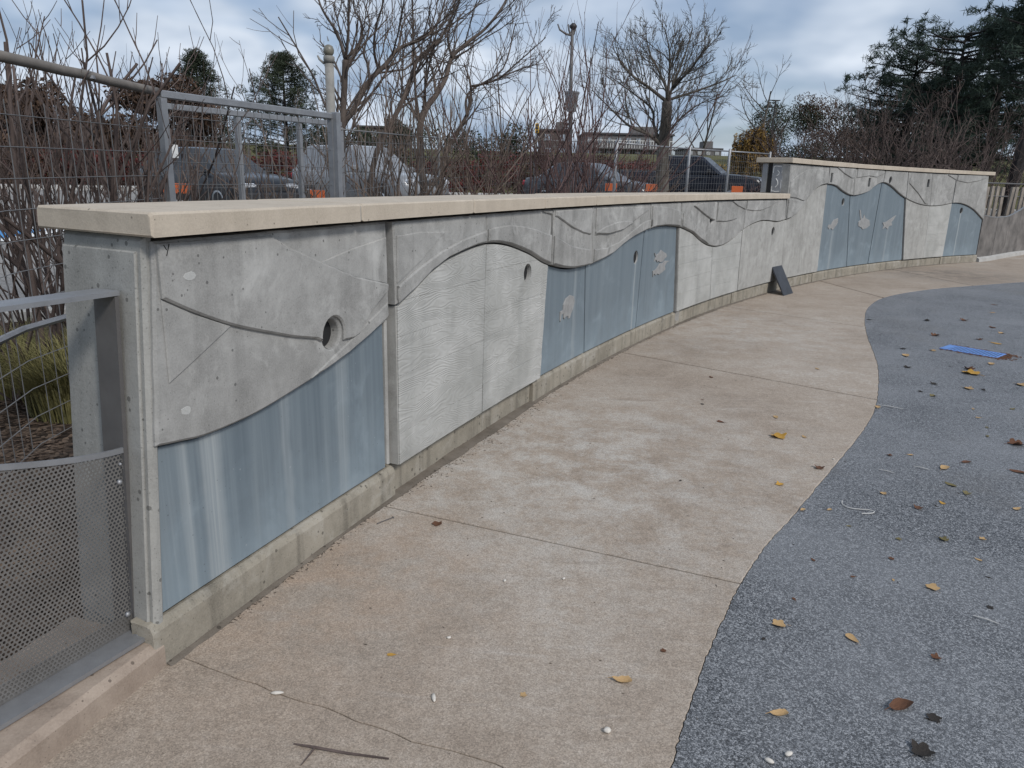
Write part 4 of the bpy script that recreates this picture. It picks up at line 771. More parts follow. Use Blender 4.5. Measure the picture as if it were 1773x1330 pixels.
def ring_sheet(name, r0, r1, mat, dz=0.0, n=70, nr=12, a0=-1.15, a1=0.95):
    vs, fs = [], []
    for i in range(n+1):
        az = a0+(a1-a0)*i/n; lo_r = r_inner(az); a = max(r0, lo_r); b = max(r1, a+0.01)
        for k in range(nr+1):
            t = k/nr; r = a+(b-a)*t**1.5; x, y = r*math.sin(az), r*math.cos(az); vs.append((x, y, land(x, y)+dz))
    for i in range(n):
        for k in range(nr):
            a = i*(nr+1)+k; fs.append((a, a+1, a+nr+2, a+nr+1))
    o = mesh(name, vs, [f[::-1] for f in fs], mat, None, True); return tag(o, kind='structure')
ring_sheet('mulch_bed', 0.5, 8.3, M['mulch_soil'], 0.0, 110, 14)
ring_sheet('parking_lot', 8.3, 36.0, M['parking_pavers'], 0.004, 110, 20)
ring_sheet('grass_bank', 36.0, 160.0, M['turf'], 0.0, 80, 20)
ring_sheet('hill', 160.0, 1100.0, M['turf'], 0.0, 40, 6)
def ring_kerb(name, r, w, h, a0, a1, mat):
    vs, fs = [], []; n = 60
    for i in range(n+1):
        az = a0+(a1-a0)*i/n
        for rr, zz in ((r, -0.05), (r, h-0.015), (r+0.015, h), (r+w-0.015, h), (r+w, h-0.015), (r+w, -0.05)):
            x, y = rr*math.sin(az), rr*math.cos(az); vs.append((x, y, land(x, y)+zz))
    for i in range(n):
        for k in range(5): a = i*6+k; fs.append((a, a+6, a+7, a+1))
    return tag(mesh(name, vs, [f[::-1] for f in fs], mat), kind='structure')
ring_kerb('planting_kerb', 8.2, 0.15, 0.10, -1.1, 0.22, M['pale_kerb']); ring_kerb('lot_kerb', 34.0, 1.9, 0.16, -1.1, 0.9, M['pale_kerb'])
# ---------------------------------------------------------------- kerb and perforated railing at the near end
RA = Vector((-1.168, 2.034)); RU = Vector((-0.4264, -0.9045)); RN = Vector((0.9045, -0.4264))
def rail_pt(t, n, z): p = RA+RU*t+RN*n; return (p.x, p.y, z)
def prism(name, ring_a, ring_b, mat, parent=None):
    n = len(ring_a); return mesh(name, list(ring_a)+list(ring_b), [tuple(range(n))[::-1], tuple(range(n, 2*n))]+[(i, (i+1) % n, n+(i+1) % n, n+i) for i in range(n)], mat, parent)
def kerb_ring(x, y):
    kn = Vector((0.954, -0.30)); return [(x+kn.x*o, y+kn.y*o, z) for o, z in ((0, -0.05), (0, 0.070), (-0.022, 0.092), (-0.36, 0.095), (-0.36, -0.05))]
k0 = (-1.060, 2.012); rings = []
rngk = random.Random(3); kv, kf = [], []
for i in range(41):
    t = i*0.08; r = kerb_ring(k0[0]-0.30*t, k0[1]-0.954*t)
    kv += [(x+rngk.uniform(-0.0015, 0.0015), y, z+rngk.uniform(-0.0015, 0.0015)) for x, y, z in r]
for i in range(40):
    for k in range(5): a = i*5+k; b = i*5+(k+1) % 5; kf.append((a, b, b+5, a+5))
kf.append((0, 1, 2, 3, 4)); o = mesh('kerb', kv, kf, M['kerb_concrete']); tag(o, kind='structure')
rail = thing('perforated_railing', rail_pt(0, 0, 0.095), 'grey metal railing with perforated panel and flat handrail beside the near wall end', 'railing')
def rail_box(name, t0, t1, n0, n1, z0, z1, mat, parent):
    P = [rail_pt(t, n, z) for z in (z0, z1) for t, n in ((t0, n0), (t1, n0), (t1, n1), (t0, n1))]
    return mesh(name, P, [(0, 1, 2, 3), (7, 6, 5, 4), (4, 5, 1, 0), (5, 6, 2, 1), (6, 7, 3, 2), (7, 4, 0, 3)], mat, parent)
def sheared_post(t0, t1, lean):
    P = [rail_pt(t+ln, n, z) for z, ln in ((0.112, 0.0), (1.148, lean)) for t, n in ((t0, -0.085), (t1, -0.085), (t1, 0.006), (t0, 0.006))]
    return mesh('post', P, [(0, 1, 2, 3), (7, 6, 5, 4), (4, 5, 1, 0), (5, 6, 2, 1), (6, 7, 3, 2), (7, 4, 0, 3)], M['painted_steel'], rail)
sheared_post(-0.018, -0.005, -0.066)
rail_box('post', 1.50, 1.514, -0.085, 0.006, 0.112, 1.148, M['painted_steel'], rail)
rail_box('handrail', -0.086, 2.4, -0.086, 0.008, 1.150, 1.163, M['galvanised'], rail)
rail_box('base_plate', -0.08, 2.4, -0.050, 0.070, 0.097, 0.110, M['galvanised'], rail)
rail_box('base_angle', -0.018, 2.4, -0.010, -0.004, 0.111, 0.165, M['perforated_steel'], rail)
ztop = lambda t: 0.698+0.16*smoothstep(-0.1, 0.8, t)-0.10*smoothstep(0.9, 2.2, t)
pv, pf = [], []; PA, PB, HR = 0.0125, 0.0108, 0.0041
for row in range(60):
    z = 0.118+PB*(row+0.5)
    for c in range(156):
        t = -0.075+PA*(c+(0.5 if row % 2 else 0.0)+0.5)
        if t < 0.002-0.064*(z-0.112): continue
        if z+PB > ztop(t) or t > 1.45: continue
        b = len(pv)
        for x, y in ((-PA/2, -PB/2), (PA/2, -PB/2), (PA/2, PB/2), (-PA/2, PB/2)): pv.append(rail_pt(t+x, 0.0, z+y))
        for k in range(8):
            a = math.pi*(k/4+0.125+1.0); pv.append(rail_pt(t+HR*math.cos(a), 0.0, z+HR*math.sin(a)))
        pf += [(b, b+1, b+6, b+5), (b+1, b+2, b+8, b+7), (b+2, b+3, b+10, b+9), (b+3, b, b+4, b+11), (b, b+5, b+4), (b+1, b+7, b+6), (b+2, b+9, b+8), (b+3, b+11, b+10)]
mesh('perforated_panel', pv, pf, M['perforated_steel'], rail)
tv, tf = [], []
for i in range(60):
    t = -0.046+i*0.0258; z = ztop(t)
    for n, dz in ((0.004, 0.002), (0.004, -0.014), (-0.004, -0.014), (-0.004, 0.002)): tv.append(rail_pt(t, n, z+dz))
for i in range(59):
    for k in range(4): a = i*4+k; b = i*4+(k+1) % 4; tf.append((a, b, b+4, a+4))
mesh('panel_edge', tv, tf, M['galvanised'], rail)
for z in (0.60, 0.655, 0.17):
    mb = MB(); c = rail_pt((0.012 if z != 0.655 else 0.008)-0.064*(z-0.112), 0.0, z); r = 0.009 if z != 0.655 else 0.005
    for k in range(4): pass
    mb.tube([c, (c[0]+RN.x*0.004, c[1]+RN.y*0.004, z), (c[0]+RN.x*0.008, c[1]+RN.y*0.008, z)], [r, r*0.95, r*0.5], 10); mb.build('bolt', M['galvanised'], rail, True)
mb = MB(); c = rail_pt(-0.0, 0.034, 0.110); mb.lathe([(0.016, 0), (0.016, 0.003), (0.0105, 0.0035), (0.0105, 0.013), (0.005, 0.014), (0.005, 0.022), (0.001, 0.023)], 8, c); mb.build('anchor_bolt', M['galvanised'], rail)

# ---------------------------------------------------------------- wire fences behind the wall
def bay_wires(mb, a, b, za, zb, ha, hb, dv=0.10, dh=0.15, r=0.0028):
    a, b = Vector(a), Vector(b); L = (b-a).length; n = max(2, round(L/dv)); m = int((min(ha, hb))/dh)
    for i in range(1, n):
        p = a.lerp(b, i/n); z0 = za+(zb-za)*i/n; h = ha+(hb-ha)*i/n; mb.tube([(p.x, p.y, z0), (p.x, p.y, z0+h)], r, 3, False)
    for k in range(m+1): mb.tube([(a.x, a.y, za+k*dh), (b.x, b.y, zb+k*dh)], r, 3, False)
gz = [land(x, y) for x, y in POSTS]
f1 = thing('wire_fence', (POSTS[1][0], POSTS[1][1], gz[1]), 'welded wire fence with round weathered top pipe at the left, bare stems around it', 'fence')
mb = MB(); pr = random.Random(8)
for a, b in ((0, 1), (1, 2)):
    p, q = POSTS[a], POSTS[b]; m = MB(); n = 8
    m.tube([(p[0]+(q[0]-p[0])*k/n, p[1]+(q[1]-p[1])*k/n, 2.0+pr.uniform(-0.004, 0.004)) for k in range(n+1)], 0.027, 10); m.build('top_pipe', M['weathered_pipe'], f1, True)
    m = MB(); bay_wires(m, p, q, gz[a]+0.03, gz[b]+0.03, 1.72, 1.72); m.build('wire_mesh', M['wire'], f1)
    m = MB(); m.tube([(p[0]+(q[0]-p[0])*t, p[1]+(q[1]-p[1])*t, 0.70) for t in (0, 1)], 0.018, 6); m.build('mid_rail', M['galvanised'], f1)
for k in (0, 1): m = MB(); m.tube([(POSTS[k][0]-0.04, POSTS[k][1], gz[k]-0.1), (POSTS[k][0]-0.04, POSTS[k][1], 1.98)], 0.026, 8); 
m = MB(); m.tube([(POSTS[0][0]-0.05, POSTS[0][1], gz[0]-0.1), (POSTS[0][0]-0.05, POSTS[0][1], 1.99)], 0.026, 8); m.build('post', M['galvanised'], f1, True)
m = MB(); p = Vector(POSTS[1]).lerp(Vector(POSTS[2]), 0.52); m.tube([(p.x, p.y, 1.985), (p.x, p.y, 2.003)], 0.034, 10); m.build('pipe_sleeve', M['galvanised'], f1)
g2 = thing('wire_gate', (POSTS[2][0], POSTS[2][1], gz[2]), 'galvanised square framed wire mesh gate in front of the charcoal hatchback', 'gate')
p, q = Vector(POSTS[2]), Vector(POSTS[3]); dr = (q-p).normalized(); ang = math.atan2(dr.y, dr.x)
for s_, nm in ((0.0, 'stile'), (1.0, 'stile')):
    w = p.lerp(q, s_)+dr*(0.03 if s_ == 0 else -0.05); z0 = land(w.x, w.y)+0.06; m = MB(); m.box((w.x, w.y, (z0+1.965)/2), (0.05, 0.05, 1.965-z0), ang, 0.006); m.build(nm, M['galvanised'], g2)
m = MB(); w = p.lerp(q, 0.5); m.box((w.x, w.y, 1.985), ((q-p).length-0.02, 0.055, 0.05), ang, 0.006); m.build('top_bar', M['galvanised'], g2)
m = MB(); m.box((w.x, w.y, 0.17), ((q-p).length-0.14, 0.05, 0.05), ang, 0.006); m.build('bottom_bar', M['galvanised'], g2)
m = MB(); a_, b_ = p+dr*0.03, q-dr*0.05; bay_wires(m, a_, b_, 0.2, 0.2, 1.75, 1.75, 0.085, 0.15); m.build('wire_mesh', M['wire'], g2)
m = MB(); w = p+dr*0.10; m.box((w.x, w.y, 1.62), (0.05, 0.012, 0.09), ang, 0.002); m.build('latch_plate', M['white_paint'], g2)
f2 = thing('wire_fence', (-1.9, 8.0, land(-1.9, 8)), 'second galvanised fence bay standing right behind the framed wire gate', 'fence')
A2, B2 = Vector((-3.05, 6.75)), Vector((-1.95, 8.6)); dd = (B2-A2).normalized(); an2 = math.atan2(dd.y, dd.x); w = A2.lerp(B2, 0.5)
m = MB(); m.box((w.x, w.y, 2.02), ((B2-A2).length, 0.05, 0.05), an2, 0.005); m.build('top_bar', M['galvanised'], f2)
for t in (0.0, 0.36, 0.72, 1.0):
    w = A2.lerp(B2, t); z0 = land(w.x, w.y)-0.05; m = MB(); m.box((w.x, w.y, (z0+1.99)/2), (0.045, 0.045, 1.985-z0), an2, 0.005); m.build('post', M['galvanised'], f2)
m = MB(); bay_wires(m, A2, B2, land(A2.x, A2.y)+0.05, land(B2.x, B2.y)+0.05, 1.75, 1.75, 0.09, 0.15, 0.002); m.build('wire_mesh', M['wire'], f2)
# tall camera post at the gate
cp = (POSTS[3][0]-0.055, POSTS[3][1]+0.10); cz = land(*cp)
po = thing('equipment_post', (cp[0], cp[1], cz), 'tall grey post with a round yellowish fitting on top, beside the wire gate', 'post')
m = MB(); m.tube([(cp[0], cp[1], cz-0.1), (cp[0], cp[1], 2.44)], 0.040, 12); m.build('pole', M['post_grey'], po, True)
m = MB(); m.lathe([(0.045, 2.44), (0.050, 2.47), (0.050, 2.49), (0.036, 2.50)], 12, (cp[0], cp[1], 0)); m.build('collar', M['post_grey'], po, True)
m = MB(); m.lathe([(0.03, 0.0), (0.044, 0.022), (0.048, 0.048), (0.036, 0.078), (0.014, 0.090), (0.002, 0.092)], 14, (cp[0], cp[1], 2.50)); m.build('globe', M['globe'], po, True)
m = MB(); m.tube([(cp[0], cp[1], 2.44), (cp[0]-0.05, cp[1], 2.44), (cp[0]-0.085, cp[1], 2.47), (cp[0]-0.10, cp[1], 2.50)], [0.014, 0.013, 0.011, 0.008], 6); m.build('hook', M['post_grey'], po, True)
m = MB(); m.tube([(cp[0], cp[1], 2.62), (cp[0]-0.01, cp[1], 2.66)], [0.008, 0.003], 5); m.build('finial', M['galvanised'], po)
w = (POSTS[3][0]+0.02, POSTS[3][1]-0.05); m = MB(); z0 = land(*w); m.box((w[0], w[1], (z0+2.02)/2), (0.06, 0.06, 2.02-z0), ang, 0.005); gp = m.build('gate_post', M['galvanised']); tag(gp, 'square galvanised post closing the right side of the wire gate', 'post')
f3 = thing('wire_fence', (POSTS[4][0], POSTS[4][1], gz[4]), 'long wire mesh fence with thin metal posts along the parking lot', 'fence')
for k in range(3, 9):
    a, b = POSTS[k], POSTS[k+1]; ha = 1.80; m = MB(); bay_wires(m, a, b, gz[k]+0.05, gz[k+1]+0.05, ha-0.1, ha-0.1, 0.12, 0.15, 0.0026); m.build('wire_mesh', M['wire'], f3)
    m = MB(); m.tube([(a[0], a[1], gz[k]+ha), (b[0], b[1], gz[k+1]+ha)], 0.008 if k < 6 else 0.020, 6); m.build('top_rail', M['wire'] if k < 6 else M['galvanised'], f3, True)
for k in range(4, 10):
    a = POSTS[k]; m = MB(); m.tube([(a[0], a[1], gz[k]-0.1), (a[0], a[1], gz[k]+1.84), (a[0], a[1], gz[k]+1.87)], [0.036, 0.036, 0.012] if k > 5 else [0.018, 0.018, 0.008], 9); m.build('post', M['galvanised'] if k > 5 else M['wire'], f3, True)

# ---------------------------------------------------------------- board fence and pickets at the far right
_fe = wall_pt(18.37, -0.06)
FR = smooth_curve([(_fe[0], _fe[1]), (10.55, 16.86), (11.20, 17.50), (12.46, 18.62), (14.6, 20.1), (17.5, 21.9)], 10)
def along(line, L):
    acc = 0.0
    for a, b in zip(line, line[1:]):
        l = math.hypot(b[0]-a[0], b[1]-a[1])
        if acc+l >= L: t = (L-acc)/l; return (a[0]+(b[0]-a[0])*t, a[1]+(b[1]-a[1])*t, math.atan2(b[1]-a[1], b[0]-a[0]))
        acc += l
    return line[-1]+(0.6,)
bf = thing('board_fence', (9.8, 16.0, 0.0), 'dark weathered board fence with a scooped top edge right of the tall wall section', 'fence')
fz = lambda L: 0.97-0.05*smoothstep(0.0, 0.8, L)+0.62*smoothstep(1.5, 5.2, L)-0.4*smoothstep(5.5, 7.5, L)
brng = random.Random(12); L = 0.0
while L < 8.2:
    wd = 0.93; off = brng.uniform(-0.004, 0.004); v, fs_ = [], []; nb = 7
    for k in range(nb+1):
        l_ = L+0.006+(wd-0.012)*k/nb; a = along(FR, l_); nx, ny = math.sin(a[2])*0.018, -math.cos(a[2])*0.018
        for o_ in (1, -1): v += [(a[0]+nx*o_+nx*off*40, a[1]+ny*o_+ny*off*40, 0.09), (a[0]+nx*o_+nx*off*40, a[1]+ny*o_+ny*off*40, fz(l_))]
    for k in range(nb): c = 4*k; fs_ += [(c, c+4, c+5, c+1), (c+2, c+3, c+7, c+6), (c+1, c+5, c+7, c+3), (c, c+2, c+6, c+4)]
    fs_ += [(0, 1, 3, 2), (4*nb, 4*nb+2, 4*nb+3, 4*nb+1)]
    mesh('board', v, fs_, M['weathered_board'], bf); L += wd
m = MB()
for i in range(40):
    a = along(FR, i*0.2); z = fz(i*0.2)
    for o_, dz in ((0.022, 0.0), (0.022, 0.014), (-0.022, 0.014), (-0.022, 0.0)): m.v.append((a[0]+math.sin(a[2])*o_, a[1]-math.cos(a[2])*o_, z+dz+0.002))
for i in range(39):
    for k in range(4): a = i*4+k; b = i*4+(k+1) % 4; m.f.append((a, b, b+4, a+4))
m.build('top_strip', M['galvanised'], bf)
m = MB()
for i in range(42):
    a = along(FR, i*0.2)
    for o_, dz in ((0.10, -0.02), (0.09, 0.07), (0.03, 0.095), (-0.06, 0.095), (-0.06, -0.02)): m.v.append((a[0]+math.sin(a[2])*o_, a[1]-math.cos(a[2])*o_, dz))
for i in range(41):
    for k in range(5): a = i*5+k; b = i*5+(k+1) % 5; m.f.append((a, b, b+5, a+5))
m.f.append((0, 1, 2, 3, 4)); m.build('footing', M['pale_kerb'], bf)
pf_ = thing('picket_fence', (9.9, 17.6, 0.2), 'pale grey upright pickets on two rails rising behind the dark board fence', 'fence')
PR = [(x-0.65, y+1.1) for x, y in FR]
L = -0.0
for i in range(26):
    a = along(PR, 0.10+i*0.33); ln = brng.uniform(-0.02, 0.10); z0, z1 = 0.05, 1.60+brng.uniform(-0.02, 0.02); m = MB()
    m.box((a[0], a[1], (z0+z1)/2), (0.15, 0.04, z1-z0), a[2], 0.004); o = m.build('picket', M['grey_board'], pf_)
    for v in o.data.vertices: v.co.x += (v.co.z-z0)*ln*0.8
for z in (1.35, 1.68):
    m = MB(); m.tube([along(PR, i*0.3)[:2]+(z,) for i in range(30)], 0.022, 6); m.build('rail', M['painted_steel'], pf_)

# ---------------------------------------------------------------- slate leaning on the wall
tl, tr = Vector(wall_pt(10.16, 0.030, 0.375)), Vector(wall_pt(10.45, 0.030, 0.375)); bl, br = Vector((3.80, 10.47, 0.003)), Vector((4.00, 10.70, 0.003))
cb = (bl+br)/2; ct_ = Vector(wall_pt(10.06, 0.026, 0.372)); wdir = (br-bl).normalized()
hd = _heading(10.1); wdir = Vector((math.sin(hd), math.cos(hd), 0)); tl, tr = ct_-wdir*0.185, ct_+wdir*0.185; bl, br = cb-wdir*0.185, cb+wdir*0.185
nn = (br-bl).cross(tl-bl).normalized(); nn = nn if nn.y < 0 or nn.x > 0 else -nn
sl = thing('slate_tile', tuple(cb), 'dark grey slate slab leaning against the wall below the step', 'slab')
fa = [v+nn*0.0 for v in (bl, br, tr, tl)]; bk = [v-nn*0.022 for v in (bl, br, tr, tl)]; bk = [Vector((v.x, v.y, max(v.z, 0.003))) for v in bk]
prism('tile', [tuple(v) for v in fa], [tuple(v) for v in bk], M['slate'], sl)

# ---------------------------------------------------------------- blue grate
gc = Vector((4.425, 7.035)); gd = Vector((0.66, -0.75)).normalized(); ga = math.atan2(gd.y, gd.x); gp_ = Vector((-gd.y, gd.x))
gr = thing('drain_grate', (gc.x, gc.y, 0.0), 'bright blue slotted drain grate set in the grey rubber surface', 'grate')
GL, GW = 0.50, 0.27
m = MB()
for o_, s_ in (((0, GW/2-0.012), (GL, 0.024)), ((0, -GW/2+0.012), (GL, 0.024)), ((GL/2-0.012, 0), (0.024, GW-0.048)), ((-GL/2+0.03, 0), (0.06, GW-0.048))):
    c = gc+gd*o_[0]+gp_*o_[1]; m.box((c.x, c.y, 0.000), (s_[0], s_[1], 0.012), ga, 0.002)
m.build('frame', M['grate_blue'], gr)
m = MB(); m.box((gc.x, gc.y, 0.0000), (GL-0.03, GW-0.03, 0.002), ga); m.build('pit', M['dark_void'], gr)  # thin near-black plate; its colour stands for the shade below the bars
for i in range(15):
    c = gc+gd*(-GL/2+0.076+i*0.0272); m = MB(); m.box((c.x, c.y, 0.0034), (0.0150, GW-0.05, 0.0044), ga, 0.001); m.build('bar', M['grate_blue'], gr)

# ---------------------------------------------------------------- fallen leaves and bits
def leaf_mesh(seed, lobed):
    rng = random.Random(seed); n = 26 if lobed else 18; pts = []
    for k in range(n):
        a = 2*math.pi*k/n
        if lobed: r = 0.5*(0.62+0.38*abs(math.cos(2.5*(a-math.pi/2)))**0.8)*rng.uniform(0.88, 1.08); x, y = r*math.cos(a), r*math.sin(a)
        else: x, y = 0.5*math.cos(a)*(1-0.12*math.cos(a)), 0.26*math.sin(a)*(1+0.35*math.cos(a))*rng.uniform(0.85, 1.1)
        pts.append((x, y))
    cu, tw = rng.uniform(0.25, 0.9), rng.uniform(-0.8, 0.8)
    def zf(x, y): return cu*(y*y*1.6+x*x*0.5)+tw*x*y*0.8+rng.uniform(0, 0.012)
    v = [(0, 0, 0.01)]+[(x*0.55, y*0.55, zf(x*0.55, y*0.55)) for x, y in pts]+[(x, y, zf(x, y)) for x, y in pts]; f = []
    for k in range(n):
        j = (k+1) % n; f.append((0, 1+k, 1+j)); f.append((1+k, 1+n+k, 1+n+j, 1+j))
    # stalk
    b = len(v); s0 = -0.5
    v += [(s0, -0.012, zf(s0, 0)), (s0, 0.012, zf(s0, 0)), (s0-0.28, 0.02, 0.05), (s0-0.28, 0.0, 0.05), (s0, 0, zf(s0, 0)+0.02), (s0-0.28, 0.01, 0.065)]
    f += [(b, b+1, b+2, b+3), (b, b+4, b+5, b+3), (b+1, b+2, b+5, b+4)]
    zmin = min(p[2] for p in v); me = bpy.data.meshes.new('leaf'); me.from_pydata([(x, y, z-zmin) for x, y, z in v], [], f); return me
LM = {}
for c in ('yellow', 'tan', 'brown', 'dark', 'olive'):
    for k in range(4):
        me = leaf_mesh(100+k*7+len(c), k % 2 == 0); me.materials.append(M['leaf_'+c]); LM[c, k] = me
special = {0: 'large bright yellow leaf lying just below the blue drain grate', 22: 'spread yellow lobed leaf lying alone on the middle of the tan path', 28: 'small yellow leaf on the tan path near its curved edge',
  56: 'large curled reddish brown leaf on the rubber near the bottom right', 58: 'long dark folded leaf at the bottom edge of the rubber surface', 55: 'curled light tan leaf near the path edge at the bottom of the rubber', 57: 'black crumpled leaf just right of the large reddish brown leaf',
  73: 'curled tan leaf standing on the near part of the tan path', 76: 'dark red brown bean shaped leaf beside the near path joint', 53: 'oval tan leaf alone on the open rubber right of the path joint', 52: 'lobed tan leaf on the rubber just right of the path edge', 72: 'small yellow brown leaf near the centre of the front paving slab',
  54: 'pale tan lobed leaf on the open right part of the rubber', 30: 'golden tan leaf on the rubber well below the blue grate', 34: 'brown leaf cut by the right picture edge, upper of two', 35: 'brown leaf cut by the right picture edge, lower of two'}
cname = {'yellow': 'yellow', 'tan': 'tan', 'brown': 'brown', 'dark': 'blackish', 'olive': 'olive brown'}
lr = random.Random(77); ORD = 'first second third fourth fifth sixth seventh eighth ninth tenth eleventh twelfth thirteenth fourteenth fifteenth sixteenth seventeenth eighteenth nineteenth twentieth'.split()
for i, (c, x, y, sz, w) in enumerate(LEAVES):
    o = bpy.data.objects.new('fallen_leaf', LM[c, lr.randrange(4) if i != 22 else 0]); COL.objects.link(o)
    k = sz*1.05; o.location = (x, y, 0.0012 if w == 'p' else -0.001); o.scale = (k, k, k*(1.0 if sz > 0.03 else 0.8)*(1.6 if i in (55, 56, 58, 73) else 0.8)); o.rotation_euler = (0, 0, lr.uniform(0, 6.28))
    where = 'grey rubber surface' if w == 'r' else 'tan concrete path'
    if i in special: tag(o, special[i], 'leaf', 'fallen leaves')
    else:
        same = sorted((math.hypot(a[1]-4.42, a[2]-7.03) if w == 'r' else a[2]*-1, j) for j, a in enumerate(LEAVES) if a[0] == c and a[4] == w and j not in special)
        rank = [j for _, j in same].index(i); nth = ORD[rank]+' ' if rank else ''
        tag(o, 'small %s leaf on the %s, %s' % (cname[c], where, nth+('nearest to the blue grate' if w == 'r' else 'farthest along toward the slate')), 'leaf', 'small %s leaves on the %s' % (cname[c], where))
def blob(name, loc, s, seed, mat, label, cat, group=None):
    rng = random.Random(seed); m = MB(); n = 9; prof = [(0.12, 0), (0.42, 0.06), (0.5, 0.25), (0.40, 0.45), (0.14, 0.55), (0.01, 0.56)]
    m.lathe(prof, n); m.v = [(x*s[0]*rng.uniform(0.85, 1.15), y*s[1]*rng.uniform(0.85, 1.15), z*s[2]) for x, y, z in m.v]
    o = m.build(name, M[mat], None, True); o.location = loc; o.rotation_euler = (0, 0, rng.uniform(0, 6)); return tag(o, label, cat, group)
bit_lab = ['white curled pod lying on the near middle of the path', 'white flat pod on the near left of the path', 'round pale pebble at the front right of the path', 'pale pebble in the middle of the front paving slab', 'small pale pebble right of the slab middle', 'pale chip on the front slab nearer the wall']
for i, (t, x, y) in enumerate(BITS):
    if t == 'pod': blob('seed_pod', (x, y, 0.001), (0.038, 0.013, 0.015), i, 'pale_bit', bit_lab[i], 'pod')
    elif t == 'pebble': blob('pebble', (x, y, 0.001), (0.022, 0.019, 0.024) if i == 2 else (0.017, 0.011, 0.011), i, 'pale_bit', bit_lab[i] if i < 6 else 'white chip lying on the edge between path and rubber', 'pebble')
    elif t == 'shell': blob('seed_shell', (x, y, -0.001), (0.028, 0.016, 0.014), i, 'pale_bit', 'white broken shell at the bottom edge of the rubber, %s of two' % ('right' if i == 13 else 'left'), 'shell')
    elif t == 'nail':
        m = MB(); m.tube([(x-0.03, y-0.03, 0.003), (x+0.03, y+0.035, 0.003)], 0.0025, 6); m.tube([(x+0.03, y+0.035, 0.003), (x+0.032, y+0.037, 0.003)], 0.006, 8); tag(m.build('nail', M['painted_steel']), 'rusty nail on the path close to the near plinth', 'nail')
    elif t == 'stick':
        m = MB(); an = lr.uniform(-0.9, -0.5); l = 0.085 if i == 7 else 0.04
        m.tube([(x-l*math.cos(an), y-l*math.sin(an), 0.003), (x, y, 0.006), (x+l*math.cos(an), y+l*math.sin(an), 0.003)], [0.002, 0.003, 0.0015], 5)
        tag(m.build('twig', M['dull_white']), {7: 'long white stick on the rubber beside the curved path edge', 8: 'short white stick in the middle of the rubber, right of two', 9: 'short white stick in the middle of the rubber, left of two', 10: 'short white stick at the right side of the near rubber'}[i], 'stick')
    else:
        m = MB(); pts = [(-0.03, 0.07), (-0.045, 0.035), (-0.035, 0.0), (0.0, -0.015), (0.045, -0.02), (0.065, -0.035), (0.045, -0.055), (0.0, -0.06)]
        m.tube([(x+a*1.1, y+b*1.1, 0.002) for a, b in smooth_curve(pts, 4)], 0.0024, 5); tag(m.build('string', M['dull_white']), 'curled white string on the rubber beside the path edge', 'string')
m = MB(); m.tube([(x, y, 0.004+0.004*math.sin(i)) for i, (x, y) in enumerate(TWIG)], [0.002, 0.004, 0.0035, 0.0025], 6); m.tube([TWIG[1]+(0.005,), (TWIG[1][0]-0.02, TWIG[1][1]-0.06, 0.004)], [0.003, 0.0015], 5); tag(m.build('twig', M['bark_shrub']), 'dry brown twig lying at the bottom edge of the path', 'twig')
# crumbs of dirt along the foot of the wall, litter round the grate, wood chips in the bed
def crumbs(name, spots, mat, seed, label, smin, smax, flat=0.5):
    rng = random.Random(seed); v, f = [], []
    for x, y, z in spots:
        s = rng.uniform(smin, smax); a = rng.uniform(0, 6.28); b = len(v); l = s*rng.uniform(1.0, 2.4); tl_ = rng.uniform(-0.3, 0.3)
        for k in range(4):
            an = a+k*math.pi/2; rr = l if k % 2 == 0 else s*0.6; v.append((x+rr*math.cos(an), y+rr*math.sin(an), z+(tl_*s if k == 0 else 0.0)+0.0005))
        v.append((x, y, z+s*flat)); f += [(b, b+1, b+4), (b+1, b+2, b+4), (b+2, b+3, b+4), (b+3, b, b+4), (b+3, b+2, b+1, b)]
    return tag(mesh(name, v, f, M[mat]), label, 'debris', None, 'stuff')
cr = random.Random(21); spots = []
for i in range(5200):
    s = cr.uniform(0.1, 1) ** 1.3*16-0.6; d = 0.004+abs(cr.gauss(0, 0.018)); dens = mnoise.noise(Vector((s*1.3, 0, 0)))
    if dens < -0.25 and cr.random() < 0.7: continue
    if 1.5 < s < 3.6 and cr.random() < 0.4: d += abs(cr.gauss(0, 0.05))
    spots.append(wall_pt(s, d, 0.0))
crumbs('dirt_crumbs', spots, 'dirt_crumb', 22, 'brown dirt and grit gathered along the foot of the wall', 0.002, 0.0065)
spots = []
for i in range(420):
    e = cr.random(); a, b = cr.uniform(-0.5, 0.56)*GL, (GW/2+abs(cr.gauss(0, 0.025)))*(1 if cr.random() < 0.72 else -1)
    if e < 0.4: a, b = GL/2+abs(cr.gauss(0, 0.05)), cr.uniform(-0.5, 0.6)*GW
    c = gc+gd*a+gp_*b; spots.append((c.x, c.y, 0.0))
crumbs('leaf_litter', spots, 'leaf_brown', 23, 'brown leaf litter caught round the blue drain grate', 0.004, 0.012, 0.6)
spots = []
for i in range(240):
    x, y = cr.uniform(0.6, 7.5), cr.uniform(1.6, 11.5)
    ex = min(edge, key=lambda p: abs(p[1]-y))[0]
    if x > ex+0.05: spots.append((x, y, -0.003))
crumbs('leaf_fragments', spots, 'leaf_dark', 24, 'small dark leaf fragments scattered over the rubber surface', 0.003, 0.011, 0.35)
spots = []
for i in range(260):
    s = cr.uniform(0.2, 11); spots.append(wall_pt(s, cr.uniform(0.06, 1.6), 0.0))
crumbs('grit', spots, 'dirt_crumb', 25, 'fine dark grit scattered over the tan path', 0.0015, 0.006, 0.5)
spots = []
for i in range(5200):
    az = cr.uniform(-0.85, -0.57); r = cr.uniform(2.35, 6.5); x, y = r*math.sin(az), r*math.cos(az); spots.append((x, y, land(x, y)+cr.uniform(0, 0.012)))
